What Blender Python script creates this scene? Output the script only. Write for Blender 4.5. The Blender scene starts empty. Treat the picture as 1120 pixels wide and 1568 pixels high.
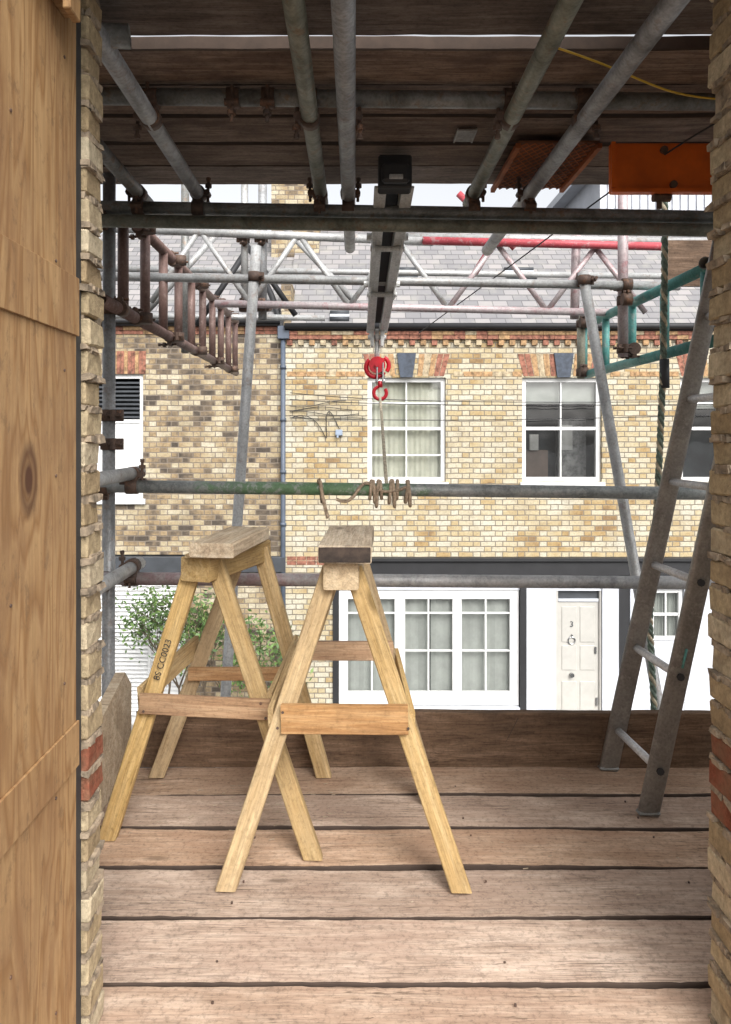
import bpy, bmesh, math, random
from mathutils import Vector, Matrix, noise
random.seed(7)
scene = bpy.context.scene
COL = scene.collection

# ------------------------------------------------------------------ node helpers
def new_mat(name):
    m = bpy.data.materials.new(name); m.use_nodes = True
    nt = m.node_tree
    b = nt.nodes['Principled BSDF']
    return m, nt, b
def mth(nt, op, a, b=None, c=None):
    n = nt.nodes.new('ShaderNodeMath'); n.operation = op
    for i, v in enumerate((a, b, c)):
        if v is None: continue
        if isinstance(v, (int, float)): n.inputs[i].default_value = v
        else: nt.links.new(v, n.inputs[i])
    return n.outputs[0]
def ramp(nt, fac, stops, interp='LINEAR'):
    r = nt.nodes.new('ShaderNodeValToRGB'); r.color_ramp.interpolation = interp
    els = r.color_ramp.elements
    while len(els) < len(stops): els.new(0.5)
    for e, (p, c) in zip(els, stops):
        e.position = p
        e.color = (c[0], c[1], c[2], 1) if not isinstance(c, (int, float)) else (c, c, c, 1)
    if fac is not None: nt.links.new(fac, r.inputs[0])
    return r.outputs[0]
def mixc(nt, fac, a, b, bt='MIX'):
    n = nt.nodes.new('ShaderNodeMix'); n.data_type = 'RGBA'; n.blend_type = bt
    for i, v in ((0, fac), (6, a), (7, b)):
        if isinstance(v, (int, float)): n.inputs[i].default_value = v
        elif isinstance(v, tuple): n.inputs[i].default_value = (v[0], v[1], v[2], 1)
        else: nt.links.new(v, n.inputs[i])
    return n.outputs[2]
def noise_t(nt, vec, scale, detail=3, rough=0.55, dist=0.0):
    n = nt.nodes.new('ShaderNodeTexNoise')
    n.inputs['Scale'].default_value = scale; n.inputs['Detail'].default_value = detail
    n.inputs['Roughness'].default_value = rough; n.inputs['Distortion'].default_value = dist
    if vec is not None: nt.links.new(vec, n.inputs['Vector'])
    return n.outputs[0]
def objvec(nt, scale=(1, 1, 1), rnd=True):
    tc = nt.nodes.new('ShaderNodeTexCoord')
    v = tc.outputs['Object']
    if rnd:
        oi = nt.nodes.new('ShaderNodeObjectInfo')
        a = nt.nodes.new('ShaderNodeVectorMath'); a.operation = 'ADD'
        r = mth(nt, 'MULTIPLY', oi.outputs['Random'], 37.0)
        nt.links.new(v, a.inputs[0]); nt.links.new(r, a.inputs[1]); v = a.outputs[0]
    mp = nt.nodes.new('ShaderNodeVectorMath'); mp.operation = 'MULTIPLY'
    nt.links.new(v, mp.inputs[0]); mp.inputs[1].default_value = scale
    return mp.outputs[0]
def bump(nt, bsdf, h, strength=0.3, dist=0.01):
    b = nt.nodes.new('ShaderNodeBump'); b.inputs['Strength'].default_value = strength
    b.inputs['Distance'].default_value = dist
    nt.links.new(h, b.inputs['Height']); nt.links.new(b.outputs[0], bsdf.inputs['Normal'])

def wood(name, dark, mid, light, rough=0.8, knots=True, dirt=0.35, dirtc=(0.12, 0.09, 0.07), bs=0.4, var=0.25, crack=0.0, gs=24, pale=0.0, speck=0.4, grime=0.0):
    """grain runs along local X"""
    m, nt, b = new_mat(name)
    n1 = noise_t(nt, objvec(nt, (2.0, gs, gs)), 1.6, 5, 0.68, 0.8)
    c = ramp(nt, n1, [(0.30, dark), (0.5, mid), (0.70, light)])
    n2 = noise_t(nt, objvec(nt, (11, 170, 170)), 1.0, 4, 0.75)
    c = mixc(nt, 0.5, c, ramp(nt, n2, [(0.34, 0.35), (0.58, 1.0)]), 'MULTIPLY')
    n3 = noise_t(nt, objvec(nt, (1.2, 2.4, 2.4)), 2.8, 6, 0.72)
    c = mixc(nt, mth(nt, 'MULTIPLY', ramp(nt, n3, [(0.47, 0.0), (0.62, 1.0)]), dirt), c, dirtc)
    if pale:
        c = mixc(nt, mth(nt, 'MULTIPLY', ramp(nt, n3, [(0.34, 1.0), (0.46, 0.0)]), pale), c, tuple(min(.85, x * 1.15 + .06) for x in light))
    n6 = noise_t(nt, objvec(nt, (1, 1, 1)), 70, 4, 0.8)
    c = mixc(nt, speck, c, ramp(nt, n6, [(0.36, 0.35), (0.50, 1.0)]), 'MULTIPLY')
    if grime:      # trodden-in dark stains, irregular
        n7 = noise_t(nt, objvec(nt, (2.2, 6.5, 6.5)), 2.1, 6, 0.78, 0.6)
        c = mixc(nt, mth(nt, 'MULTIPLY', ramp(nt, n7, [(0.56, 0.0), (0.70, 1.0)]), grime), c, (0.17, 0.115, 0.08))
    if knots:
        vk = nt.nodes.new('ShaderNodeTexVoronoi'); vk.inputs['Scale'].default_value = 1.0
        nt.links.new(objvec(nt, (2.6, 7.5, 7.5)), vk.inputs['Vector'])
        k = ramp(nt, vk.outputs['Distance'], [(0.05, 1.0), (0.12, 0.0)])
        c = mixc(nt, mth(nt, 'MULTIPLY', k, 0.7), c, tuple(x * 0.4 for x in dark))
    if crack:
        n4 = noise_t(nt, objvec(nt, (2.2, 75, 75)), 1.0, 3, 0.5, 0.6)
        k = ramp(nt, mth(nt, 'ABSOLUTE', mth(nt, 'SUBTRACT', n4, 0.5)), [(0.0, 1.0), (0.016, 0.0)])
        n5 = noise_t(nt, objvec(nt, (2.0, 5, 5)), 1.3, 2)
        k = mth(nt, 'MULTIPLY', k, ramp(nt, n5, [(0.48, 0.0), (0.58, 1.0)]))
        c = mixc(nt, mth(nt, 'MULTIPLY', k, crack), c, tuple(x * 0.3 for x in dark))
    oi = nt.nodes.new('ShaderNodeObjectInfo')
    val = mth(nt, 'MULTIPLY_ADD', oi.outputs['Random'], var, 1 - var / 2)
    hs = nt.nodes.new('ShaderNodeHueSaturation'); nt.links.new(c, hs.inputs['Color']); nt.links.new(val, hs.inputs['Value'])
    nt.links.new(mth(nt, 'MULTIPLY_ADD', mth(nt, 'FRACT', mth(nt, 'MULTIPLY', oi.outputs['Random'], 7.3)), .35, .80), hs.inputs['Saturation'])
    nt.links.new(hs.outputs[0], b.inputs['Base Color'])
    b.inputs['Roughness'].default_value = rough
    b.inputs['Specular IOR Level'].default_value = 0.18
    bump(nt, b, n2, bs, 0.004)
    return m

def plywood(name):
    m, nt, b = new_mat(name)
    base = objvec(nt, (1, 1, 1), rnd=False)
    dv = nt.nodes.new('ShaderNodeVectorMath'); dv.operation = 'SUBTRACT'; nt.links.new(base, dv.inputs[0]); dv.inputs[1].default_value = (-.5245, 1.248, 1.129)
    ds = nt.nodes.new('ShaderNodeVectorMath'); ds.operation = 'MULTIPLY'; nt.links.new(dv.outputs[0], ds.inputs[0]); ds.inputs[1].default_value = (0, 1.0, .6)
    ln = nt.nodes.new('ShaderNodeVectorMath'); ln.operation = 'LENGTH'; nt.links.new(ds.outputs[0], ln.inputs[0])
    d = ln.outputs['Value']
    swirl = mth(nt, 'DIVIDE', 0.014, mth(nt, 'ADD', d, 0.03))
    n = mth(nt, 'ADD', noise_t(nt, objvec(nt, (1, 3.6, 0.5), False), 2.0, 3, 0.5, 0.5), swirl)
    bands = mth(nt, 'FRACT', mth(nt, 'MULTIPLY', n, 13.0))
    c = ramp(nt, bands, [(0.0, (0.31, 0.165, 0.065)), (0.3, (0.43, 0.26, 0.12)), (0.75, (0.47, 0.295, 0.14)), (1.0, (0.33, 0.18, 0.075))])
    n2 = noise_t(nt, objvec(nt, (70, 70, 3.5), False), 1.5, 4, 0.7)
    c = mixc(nt, 0.45, c, ramp(nt, n2, [(0.3, 0.5), (0.62, 1.0)]), 'MULTIPLY')
    n3 = noise_t(nt, objvec(nt, (2, 2.4, 1.0), False), 2.6, 6, 0.75)
    c = mixc(nt, mth(nt, 'MULTIPLY', ramp(nt, n3, [(0.42, 0.0), (0.62, 1.0)]), 0.65), c, (0.25, 0.135, 0.065))
    n4 = noise_t(nt, objvec(nt, (3, 3, 2), False), 9, 5, 0.75)
    c = mixc(nt, mth(nt, 'MULTIPLY', ramp(nt, n4, [(0.55, 0.0), (0.66, 1.0)]), 0.5), c, (0.16, 0.095, 0.05))
    vk = nt.nodes.new('ShaderNodeTexVoronoi'); vk.inputs['Scale'].default_value = 1.0
    nt.links.new(objvec(nt, (3.2, 4.2, 2.0), False), vk.inputs['Vector'])
    k = ramp(nt, vk.outputs['Distance'], [(0.03, 1.0), (0.085, 0.0)])
    c = mixc(nt, mth(nt, 'MULTIPLY', k, 0.8), c, (0.14, 0.06, 0.03))
    c = mixc(nt, ramp(nt, d, [(0.012, 0.98), (0.018, 0.45), (0.028, 0.8), (0.042, 0.0)]), c, (0.085, 0.035, 0.018))
    nt.links.new(c, b.inputs['Base Color']); b.inputs['Roughness'].default_value = 0.65
    b.inputs['Specular IOR Level'].default_value = 0.3
    bump(nt, b, n2, 0.25, 0.002)
    return m

def steel(name, base=(0.40, 0.41, 0.42), dark=(0.18, 0.18, 0.18), rust=0.3, metal=0.35, rough=0.45, spot=(0.24, 0.14, 0.08), lo=0.55, stain=None):
    """stain: (x0, x1, colour) residue between two stations along the tube"""
    m, nt, b = new_mat(name)
    v = objvec(nt, (1, 1, 1))
    n1 = noise_t(nt, v, 7, 5, 0.75, 0.5)
    c = ramp(nt, n1, [(0.3, dark), (0.6, base)])
    if stain:
        tc = nt.nodes.new('ShaderNodeTexCoord'); sp = nt.nodes.new('ShaderNodeSeparateXYZ'); nt.links.new(tc.outputs['Object'], sp.inputs[0])
        xx = mth(nt, 'ADD', sp.outputs[0], mth(nt, 'MULTIPLY', mth(nt, 'SUBTRACT', n1, .5), .9))
        mid, hw = (stain[0] + stain[1]) / 2, (stain[1] - stain[0]) / 2
        f = ramp(nt, mth(nt, 'DIVIDE', mth(nt, 'ABSOLUTE', mth(nt, 'SUBTRACT', xx, mid)), hw * 2), [(0.36, .8), (.56, 0.0)])
        c = mixc(nt, f, c, stain[2])
    n2 = noise_t(nt, v, 24, 4, 0.75)
    f = mth(nt, 'MULTIPLY', ramp(nt, n2, [(lo, 0.0), (lo + 0.08, 1.0)]), rust)
    c = mixc(nt, f, c, spot)
    n3 = noise_t(nt, v, 110, 2, 0.6)
    c = mixc(nt, 0.4, c, ramp(nt, n3, [(0.3, 0.4), (0.6, 1.0)]), 'MULTIPLY')
    nt.links.new(c, b.inputs['Base Color'])
    b.inputs['Metallic'].default_value = metal
    nt.links.new(ramp(nt, n1, [(0.3, rough + 0.2), (0.7, rough)]), b.inputs['Roughness'])
    return m

def plain(name, col, rough=0.6, metal=0.0, var=0.12, nscale=5.0, bs=0.0):
    m, nt, b = new_mat(name)
    n = noise_t(nt, objvec(nt, (1, 1, 1)), nscale, 4, 0.65)
    lo = tuple(x * (1 - var * 2) for x in col); hi = tuple(min(1, x * (1 + var)) for x in col)
    nt.links.new(ramp(nt, n, [(0.3, lo), (0.65, hi)]), b.inputs['Base Color'])
    b.inputs['Roughness'].default_value = rough; b.inputs['Metallic'].default_value = metal
    if bs: bump(nt, b, n, bs, 0.01)
    return m

def brickwork(name, stops, bh=0.085, P=0.36, mort=(0.42, 0.38, 0.31), mw=0.0075, dirt=0.4, dirtc=(0.1, 0.085, 0.07), bstr=0.5, bigw=.28, bigs=0.9):
    m, nt, b = new_mat(name)
    tc = nt.nodes.new('ShaderNodeTexCoord'); sp = nt.nodes.new('ShaderNodeSeparateXYZ')
    nt.links.new(tc.outputs['Object'], sp.inputs[0])
    wob = mth(nt, 'MULTIPLY', mth(nt, 'SUBTRACT', noise_t(nt, tc.outputs['Object'], 6, 2), 0.5), 0.022)
    u = mth(nt, 'ADD', mth(nt, 'ADD', sp.outputs[0], sp.outputs[1]), wob)
    w = mth(nt, 'ADD', sp.outputs[2], wob)
    v = mth(nt, 'DIVIDE', w, bh)
    row = mth(nt, 'FLOOR', v); fv = mth(nt, 'FRACT', v)
    par = mth(nt, 'MULTIPLY', mth(nt, 'MODULO', mth(nt, 'ADD', row, 2000.0), 2.0), 0.5)
    uu = mth(nt, 'ADD', mth(nt, 'DIVIDE', u, P), par)
    ip = mth(nt, 'FLOOR', uu); t = mth(nt, 'FRACT', uu)
    hd = mth(nt, 'GREATER_THAN', t, 0.667)
    idn = mth(nt, 'ADD', mth(nt, 'MULTIPLY', ip, 2.0), hd)
    e = mth(nt, 'MINIMUM', mth(nt, 'MINIMUM', t, mth(nt, 'SUBTRACT', 1.0, t)), mth(nt, 'ABSOLUTE', mth(nt, 'SUBTRACT', t, 0.667)))
    eu = mth(nt, 'MULTIPLY', e, P)
    ev = mth(nt, 'MULTIPLY', mth(nt, 'MINIMUM', fv, mth(nt, 'SUBTRACT', 1.0, fv)), bh)
    ed = mth(nt, 'MINIMUM', eu, ev)
    mask = nt.nodes.new('ShaderNodeMapRange'); mask.interpolation_type = 'SMOOTHSTEP'
    nt.links.new(ed, mask.inputs[0]); mask.inputs[1].default_value = mw * 0.5; mask.inputs[2].default_value = mw * 1.6
    cx = nt.nodes.new('ShaderNodeCombineXYZ'); nt.links.new(idn, cx.inputs[0]); nt.links.new(row, cx.inputs[1])
    wn = nt.nodes.new('ShaderNodeTexWhiteNoise'); nt.links.new(cx.outputs[0], wn.inputs['Vector'])
    big = ramp(nt, noise_t(nt, tc.outputs['Object'], bigs, 4, 0.65), [(.3, 0.0), (.7, 1.0)])
    fac = mth(nt, 'ADD', mth(nt, 'MULTIPLY', wn.outputs['Value'], 1 - bigw), mth(nt, 'MULTIPLY', big, bigw))
    c = ramp(nt, fac, stops)
    fine = noise_t(nt, tc.outputs['Object'], 30, 4, 0.75)
    c = mixc(nt, 0.55, c, ramp(nt, fine, [(0.32, 0.4), (0.56, 1.0)]), 'MULTIPLY')
    c = mixc(nt, mask.outputs[0], mort, c)
    d = noise_t(nt, tc.outputs['Object'], 2.2, 5, 0.75)
    c = mixc(nt, mth(nt, 'MULTIPLY', ramp(nt, d, [(0.5, 0.0), (0.66, 1.0)]), dirt), c, dirtc)
    nt.links.new(c, b.inputs['Base Color']); b.inputs['Roughness'].default_value = 0.9
    b.inputs['Specular IOR Level'].default_value = 0.15
    bump(nt, b, mask.outputs[0], bstr, 0.01)
    return m

def slate(name):
    m, nt, b = new_mat(name)
    tc = nt.nodes.new('ShaderNodeTexCoord'); sp = nt.nodes.new('ShaderNodeSeparateXYZ')
    nt.links.new(tc.outputs['Object'], sp.inputs[0])
    v = mth(nt, 'DIVIDE', sp.outputs[2], 0.125); row = mth(nt, 'FLOOR', v); fv = mth(nt, 'FRACT', v)
    par = mth(nt, 'MULTIPLY', mth(nt, 'MODULO', mth(nt, 'ADD', row, 2000.0), 2.0), 0.5)
    uu = mth(nt, 'ADD', mth(nt, 'DIVIDE', sp.outputs[0], 0.25), par)
    ip = mth(nt, 'FLOOR', uu); t = mth(nt, 'FRACT', uu)
    cx = nt.nodes.new('ShaderNodeCombineXYZ'); nt.links.new(ip, cx.inputs[0]); nt.links.new(row, cx.inputs[1])
    wn = nt.nodes.new('ShaderNodeTexWhiteNoise'); nt.links.new(cx.outputs[0], wn.inputs['Vector'])
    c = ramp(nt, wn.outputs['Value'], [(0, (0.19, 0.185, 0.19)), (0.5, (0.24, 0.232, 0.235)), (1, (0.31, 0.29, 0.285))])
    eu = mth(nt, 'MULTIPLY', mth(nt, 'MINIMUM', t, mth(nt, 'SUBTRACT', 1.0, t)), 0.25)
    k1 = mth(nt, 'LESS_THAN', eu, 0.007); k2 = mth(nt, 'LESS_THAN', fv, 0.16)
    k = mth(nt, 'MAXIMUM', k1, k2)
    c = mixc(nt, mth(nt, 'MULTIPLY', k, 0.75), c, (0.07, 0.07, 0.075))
    n = noise_t(nt, tc.outputs['Object'], 3, 4, 0.75)
    c = mixc(nt, mth(nt, 'MULTIPLY', ramp(nt, n, [(0.5, 0.0), (0.7, 1.0)]), 0.35), c, (0.36, 0.35, 0.30))
    nt.links.new(c, b.inputs['Base Color']); b.inputs['Roughness'].default_value = 0.6
    return m

def glass(name, tint=0.80, refl=.14):
    m, nt, b = new_mat(name)
    nt.nodes.remove(b)
    out = nt.nodes['Material Output']
    tr = nt.nodes.new('ShaderNodeBsdfTransparent'); tr.inputs[0].default_value = (tint, tint * 1.01, tint, 1)
    gl = nt.nodes.new('ShaderNodeBsdfGlossy'); gl.inputs['Roughness'].default_value = 0.03
    n = noise_t(nt, objvec(nt, (1, 1, 1)), 2.5, 1)
    bp = nt.nodes.new('ShaderNodeBump'); bp.inputs['Strength'].default_value = 0.15; bp.inputs['Distance'].default_value = 0.02
    nt.links.new(n, bp.inputs['Height']); nt.links.new(bp.outputs[0], gl.inputs['Normal'])
    mx = nt.nodes.new('ShaderNodeMixShader'); mx.inputs[0].default_value = refl
    nt.links.new(tr.outputs[0], mx.inputs[1]); nt.links.new(gl.outputs[0], mx.inputs[2])
    nt.links.new(mx.outputs[0], out.inputs[0])
    return m

# ------------------------------------------------------------------ object helpers
def empty(name, loc=(0, 0, 0)):
    e = bpy.data.objects.new(name, None); COL.objects.link(e)
    e.empty_display_size = 0.2
    return e
def add_mesh(name, me, mats, parent=None, mw=None, smooth=False):
    o = bpy.data.objects.new(name, me); COL.objects.link(o)
    for m in (mats if isinstance(mats, (list, tuple)) else [mats]): me.materials.append(m)
    if mw is not None: o.matrix_world = mw
    if parent: o.parent = parent
    if smooth:
        for p in me.polygons: p.use_smooth = True
    return o
def frame(p0, p1, up=(0, 0, 1)):
    p0 = Vector(p0); p1 = Vector(p1); x = (p1 - p0).normalized(); up = Vector(up)
    if abs(x.dot(up)) > 0.98: up = Vector((0, 1, 0))
    y = up.cross(x).normalized(); z = x.cross(y).normalized()
    M = Matrix((x, y, z)).transposed().to_4x4(); M.translation = p0
    return M, (p1 - p0).length
def beam(name, p0, p1, w, h, mat, parent=None, up=(0, 0, 1), ch=0.003, seg=None, jit=0.0, wob=0.0, edge=None, lowj=1.0):
    """rectangular timber, w across, h in 'up' direction, centred on the line p0-p1, chamfered edges"""
    M, L = frame(p0, p1, up)
    n = seg or max(1, int(L / 0.08)) if (jit or wob) else 1
    bm = bmesh.new(); rings = []
    a, b2 = w / 2, h / 2
    prof = [(-a, -b2 + ch), (-a + ch, -b2), (a - ch, -b2), (a, -b2 + ch), (a, b2 - ch), (a - ch, b2), (-a + ch, b2), (-a, b2 - ch)]
    sd = random.random() * 100
    for i in range(n + 1):
        x = L * i / n; ring = []
        dz = wob * noise.noise((x * 1.1 + sd, 3.3, 0))
        for j, (y, z) in enumerate(prof):
            s = 1 if y > 0 else -1
            jy = lowj * jit * noise.noise((x * 3 + sd, s * 9.1, 0)) + jit * 0.45 * noise.noise((x * 31 + sd, s * 5, 1))
            jx = jit * 1.5 * noise.noise((y * 30 + sd, z * 30, 2)) if i in (0, n) else 0
            ring.append(bm.verts.new((x + jx, y + jy, z + dz + jit * 0.3 * noise.noise((x * 9, y * 9, sd)))))
        rings.append(ring)
    for i in range(n):
        for j in range(8):
            k = (j + 1) % 8
            f = bm.faces.new((rings[i][j], rings[i + 1][j], rings[i + 1][k], rings[i][k]))
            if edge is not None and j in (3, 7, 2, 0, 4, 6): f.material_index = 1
    bm.faces.new(rings[0]); bm.faces.new(list(reversed(rings[-1])))
    bmesh.ops.recalc_face_normals(bm, faces=bm.faces)
    me = bpy.data.meshes.new(name); bm.to_mesh(me); bm.free()
    return add_mesh(name, me, [mat, edge] if edge is not None else mat, parent, M)
def tube(name, p0, p1, r, mat, parent=None, seg=24, wall=0.004):
    M, L = frame(p0, p1)
    bm = bmesh.new(); R = []
    for (x, rr) in ((0, r), (L, r), (L, r - wall), (0, r - wall)):
        R.append([bm.verts.new((x, rr * math.cos(2 * math.pi * i / seg), rr * math.sin(2 * math.pi * i / seg))) for i in range(seg)])
    for a in range(4):
        b_ = (a + 1) % 4
        for i in range(seg):
            k = (i + 1) % seg
            f = bm.faces.new((R[a][i], R[b_][i], R[b_][k], R[a][k])); f.smooth = a in (0, 2)
    bmesh.ops.recalc_face_normals(bm, faces=bm.faces)
    me = bpy.data.meshes.new(name); bm.to_mesh(me); bm.free()
    return add_mesh(name, me, mat, parent, M)

class MB:
    """multi-part mesh builder in world coordinates"""
    def __init__(s): s.bm = bmesh.new()
    def box(s, x0, x1, y0, y1, z0, z1, mi=0, bev=0.0, jit=0.0):
        J = (lambda: random.uniform(-jit, jit)) if jit else (lambda: 0)
        vs = [s.bm.verts.new((x + J(), y + J() * .3, z + J())) for x in (x0, x1) for y in (y0, y1) for z in (z0, z1)]
        fs = [(0, 1, 3, 2), (4, 6, 7, 5), (0, 4, 5, 1), (2, 3, 7, 6), (0, 2, 6, 4), (1, 5, 7, 3)]
        out = []
        for f in fs:
            fc = s.bm.faces.new([vs[i] for i in f]); fc.material_index = mi; out.append(fc)
        if bev:
            es = list({e for f in out for e in f.edges})
            r = bmesh.ops.bevel(s.bm, geom=es, offset=bev, segments=1, affect='EDGES')
            for f in r['faces']: f.material_index = mi
        return vs
    def quad(s, pts, mi=0):
        f = s.bm.faces.new([s.bm.verts.new(p) for p in pts]); f.material_index = mi; return f
    def prism(s, xz, y0, y1, mi=0):
        a = [s.bm.verts.new((x, y0, z)) for x, z in xz]; b = [s.bm.verts.new((x, y1, z)) for x, z in xz]
        n = len(xz)
        fs = [s.bm.faces.new(a), s.bm.faces.new(list(reversed(b)))]
        for i in range(n): fs.append(s.bm.faces.new((a[i], b[i], b[(i + 1) % n], a[(i + 1) % n])))
        for f in fs: f.material_index = mi
    def cyl(s, p0, p1, r, mi=0, seg=12, r2=None, cap=True):
        M, L = frame(p0, p1); r2 = r if r2 is None else r2
        A = [s.bm.verts.new(M @ Vector((0, r * math.cos(2 * math.pi * i / seg), r * math.sin(2 * math.pi * i / seg)))) for i in range(seg)]
        B = [s.bm.verts.new(M @ Vector((L, r2 * math.cos(2 * math.pi * i / seg), r2 * math.sin(2 * math.pi * i / seg)))) for i in range(seg)]
        for i in range(seg):
            f = s.bm.faces.new((A[i], B[i], B[(i + 1) % seg], A[(i + 1) % seg])); f.smooth = seg > 8; f.material_index = mi
        if cap:
            for f in (s.bm.faces.new(A), s.bm.faces.new(list(reversed(B)))): f.material_index = mi
    def done(s, name, mats, parent=None, recalc=True):
        if recalc: bmesh.ops.recalc_face_normals(s.bm, faces=s.bm.faces)
        me = bpy.data.meshes.new(name); s.bm.to_mesh(me); s.bm.free()
        return add_mesh(name, me, mats, parent)

def cable(name, pts, r, mat, parent=None, smooth=True, res=5):
    cu = bpy.data.curves.new(name, 'CURVE'); cu.dimensions = '3D'; cu.bevel_depth = r; cu.bevel_resolution = 2
    if smooth:
        sp = cu.splines.new('NURBS'); sp.points.add(len(pts) - 1)
        for p, q in zip(sp.points, pts): p.co = (*q, 1)
        sp.use_endpoint_u = True; sp.order_u = min(4, len(pts)); sp.resolution_u = res
    else:
        sp = cu.splines.new('POLY'); sp.points.add(len(pts) - 1)
        for p, q in zip(sp.points, pts): p.co = (*q, 1)
    cu.materials.append(mat)
    o = bpy.data.objects.new(name, cu); COL.objects.link(o)
    if parent: o.parent = parent
    return o

# ------------------------------------------------------------------ materials
M_deck = wood('deck_board_wood', (0.40, 0.27, 0.185), (0.52, 0.365, 0.26), (0.61, 0.455, 0.34), dirt=0.45, dirtc=(0.33, 0.20, 0.135), var=0.22, crack=.95, gs=26, pale=.4, speck=.5, grime=.5)
M_deck_e = plain('board_edge_shade_and_grime', (0.055, 0.036, 0.026), 0.9, nscale=20)  # dirty board edges, coloured darker still to paint in the shade between boards
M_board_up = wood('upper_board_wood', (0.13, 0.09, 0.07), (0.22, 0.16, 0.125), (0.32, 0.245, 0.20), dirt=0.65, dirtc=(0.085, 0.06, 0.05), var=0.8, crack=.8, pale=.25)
M_toe = wood('toe_board_wood', (0.085, 0.05, 0.03), (0.15, 0.092, 0.056), (0.23, 0.15, 0.10), dirt=0.55, dirtc=(.06, .038, .025), crack=.8)
M_tim = wood('trestle_timber', (0.38, 0.255, 0.12), (0.50, 0.355, 0.185), (0.60, 0.455, 0.26), dirt=0.4, dirtc=(0.29, 0.20, 0.11), var=0.3, crack=.5, speck=.3)
M_rail = wood('trestle_rail_ply', (0.33, 0.175, 0.08), (0.47, 0.275, 0.135), (0.57, 0.37, 0.20), dirt=0.45, dirtc=(.22, .12, .065), var=0.25, gs=34, speck=.3)
M_oldtim = wood('old_plank', (0.40, 0.30, 0.20), (0.55, 0.44, 0.31), (0.67, 0.57, 0.43), dirt=0.5, dirtc=(.26, .19, .125), var=0.2, crack=.7)
M_darkend = plain('bitumen_stain', (0.045, 0.03, 0.022), 0.8, nscale=30, var=.4)
M_ply = plywood('plywood')
M_steel = steel('galvanised_tube')
M_steel_l = steel('galvanised_tube_light', (0.50, 0.505, 0.50), (0.29, 0.29, 0.285), 0.35)
M_steel_d = steel('weathered_tube', (0.29, 0.295, 0.285), (0.12, 0.12, 0.11), 0.5)
M_ledger2 = steel('mossy_tube', (0.27, 0.27, 0.215), (0.10, 0.105, 0.078), 0.5)
M_rail_u = steel('upper_rail_tube', (0.42, 0.44, 0.43), (0.17, 0.19, 0.185), 0.65, spot=(0.50, 0.50, 0.49), lo=0.5, stain=(.42, 1.15, (.15, .30, .13)))
M_rail_l = steel('lower_rail_tube', (0.50, 0.50, 0.50), (0.24, 0.24, 0.24), 0.5, spot=(0.55, 0.53, 0.52), lo=0.5, stain=(.05, .85, (.46, .31, .31)))
M_steel_pink = steel('pink_stained_tube', (0.54, 0.48, 0.48), (0.42, 0.31, 0.32), 0.5, spot=(0.46, 0.18, 0.19))
M_red = steel('red_painted_tube', (0.52, 0.08, 0.10), (0.32, 0.05, 0.06), 0.5, metal=0.05, spot=(0.46, 0.38, 0.38))
M_teal = steel('teal_painted_steel', (0.12, 0.36, 0.33), (0.06, 0.23, 0.215), 0.6, metal=0.05, spot=(0.30, 0.35, 0.33))
M_brown = steel('brown_oxide_steel', (0.22, 0.135, 0.115), (0.14, 0.085, 0.07), 0.5, metal=0.1, spot=(0.34, 0.26, 0.23))
M_rust = steel('rusty_coupler', (0.15, 0.095, 0.07), (0.055, 0.042, 0.038), 0.6, metal=0.25, rough=0.6, spot=(0.27, 0.13, 0.07))
M_alu = steel('aluminium_ladder', (0.40, 0.385, 0.36), (0.25, 0.235, 0.22), 0.6, metal=0.3, spot=(0.50, 0.48, 0.45))
M_alu_rung = steel('aluminium_rung', (0.78, 0.78, 0.78), (0.60, 0.60, 0.60), 0.2, metal=0.3)
M_orange = plain('orange_paint', (0.80, 0.155, 0.015), 0.45, var=0.14)
M_orange_d = plain('dusty_orange_wire', (0.40, 0.12, 0.035), 0.7, var=0.3)
M_hoist = steel('silver_painted_beam', (0.80, 0.80, 0.78), (0.60, 0.60, 0.58), 0.35, metal=0.1, spot=(.45, .43, .39))
M_hookred = plain('hook_red_paint', (0.60, 0.015, 0.03), 0.35)
M_black = plain('black_paint', (0.018, 0.018, 0.02), 0.6)
M_rubber = plain('black_rubber', (0.03, 0.03, 0.032), 0.6)
M_dgrey = plain('dark_grey_paint', (0.05, 0.055, 0.063), 0.55)
M_lead = plain('blue_grey_lead', (0.085, 0.105, 0.14), 0.5)
M_key = plain('keystone_paint', (0.045, 0.058, 0.082), 0.6, var=.25, nscale=12)
M_white = plain('white_paint', (0.68, 0.68, 0.67), 0.5, var=0.05)
M_render = plain('white_render', (0.54, 0.56, 0.60), 0.7, var=0.07, nscale=2)
M_cream = plain('cream_door_paint', (0.45, 0.435, 0.40), 0.4, var=0.04)
M_curt = plain('net_curtain', (0.46, 0.48, 0.45), 0.9, var=0.08, nscale=3)
M_curt2 = plain('cream_blind', (0.64, 0.64, 0.54), 0.9, var=0.06, nscale=3)
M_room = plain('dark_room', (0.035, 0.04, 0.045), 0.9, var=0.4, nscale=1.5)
M_chrome = plain('polished_metal', (0.42, 0.42, 0.42), 0.25, 1.0)
M_rope = plain('cream_rope', (0.62, 0.54, 0.40), 0.9, nscale=60, var=0.25)
M_rope2 = plain('manila_rope', (0.46, 0.35, 0.25), 0.9, nscale=60, var=0.25)
M_ropeg = plain('green_rope', (0.20, 0.26, 0.215), 0.9, nscale=60, var=0.3)
M_yellow = plain('yellow_cord', (0.70, 0.46, 0.05), 0.6)
M_glass = glass('window_glass')
M_slate = slate('roof_slate')
M_brickA = brickwork('yellow_stock_brick', [(0.08, (0.26, 0.17, 0.09)), (0.17, (0.40, 0.28, 0.135)), (0.32, (0.48, 0.39, 0.235)), (0.54, (0.53, 0.465, 0.335)), (0.80, (0.56, 0.525, 0.425))], dirt=0.32, dirtc=(.24, .19, .13), mort=(0.20, 0.175, 0.14), bigw=.42, bigs=1.3)
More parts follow.
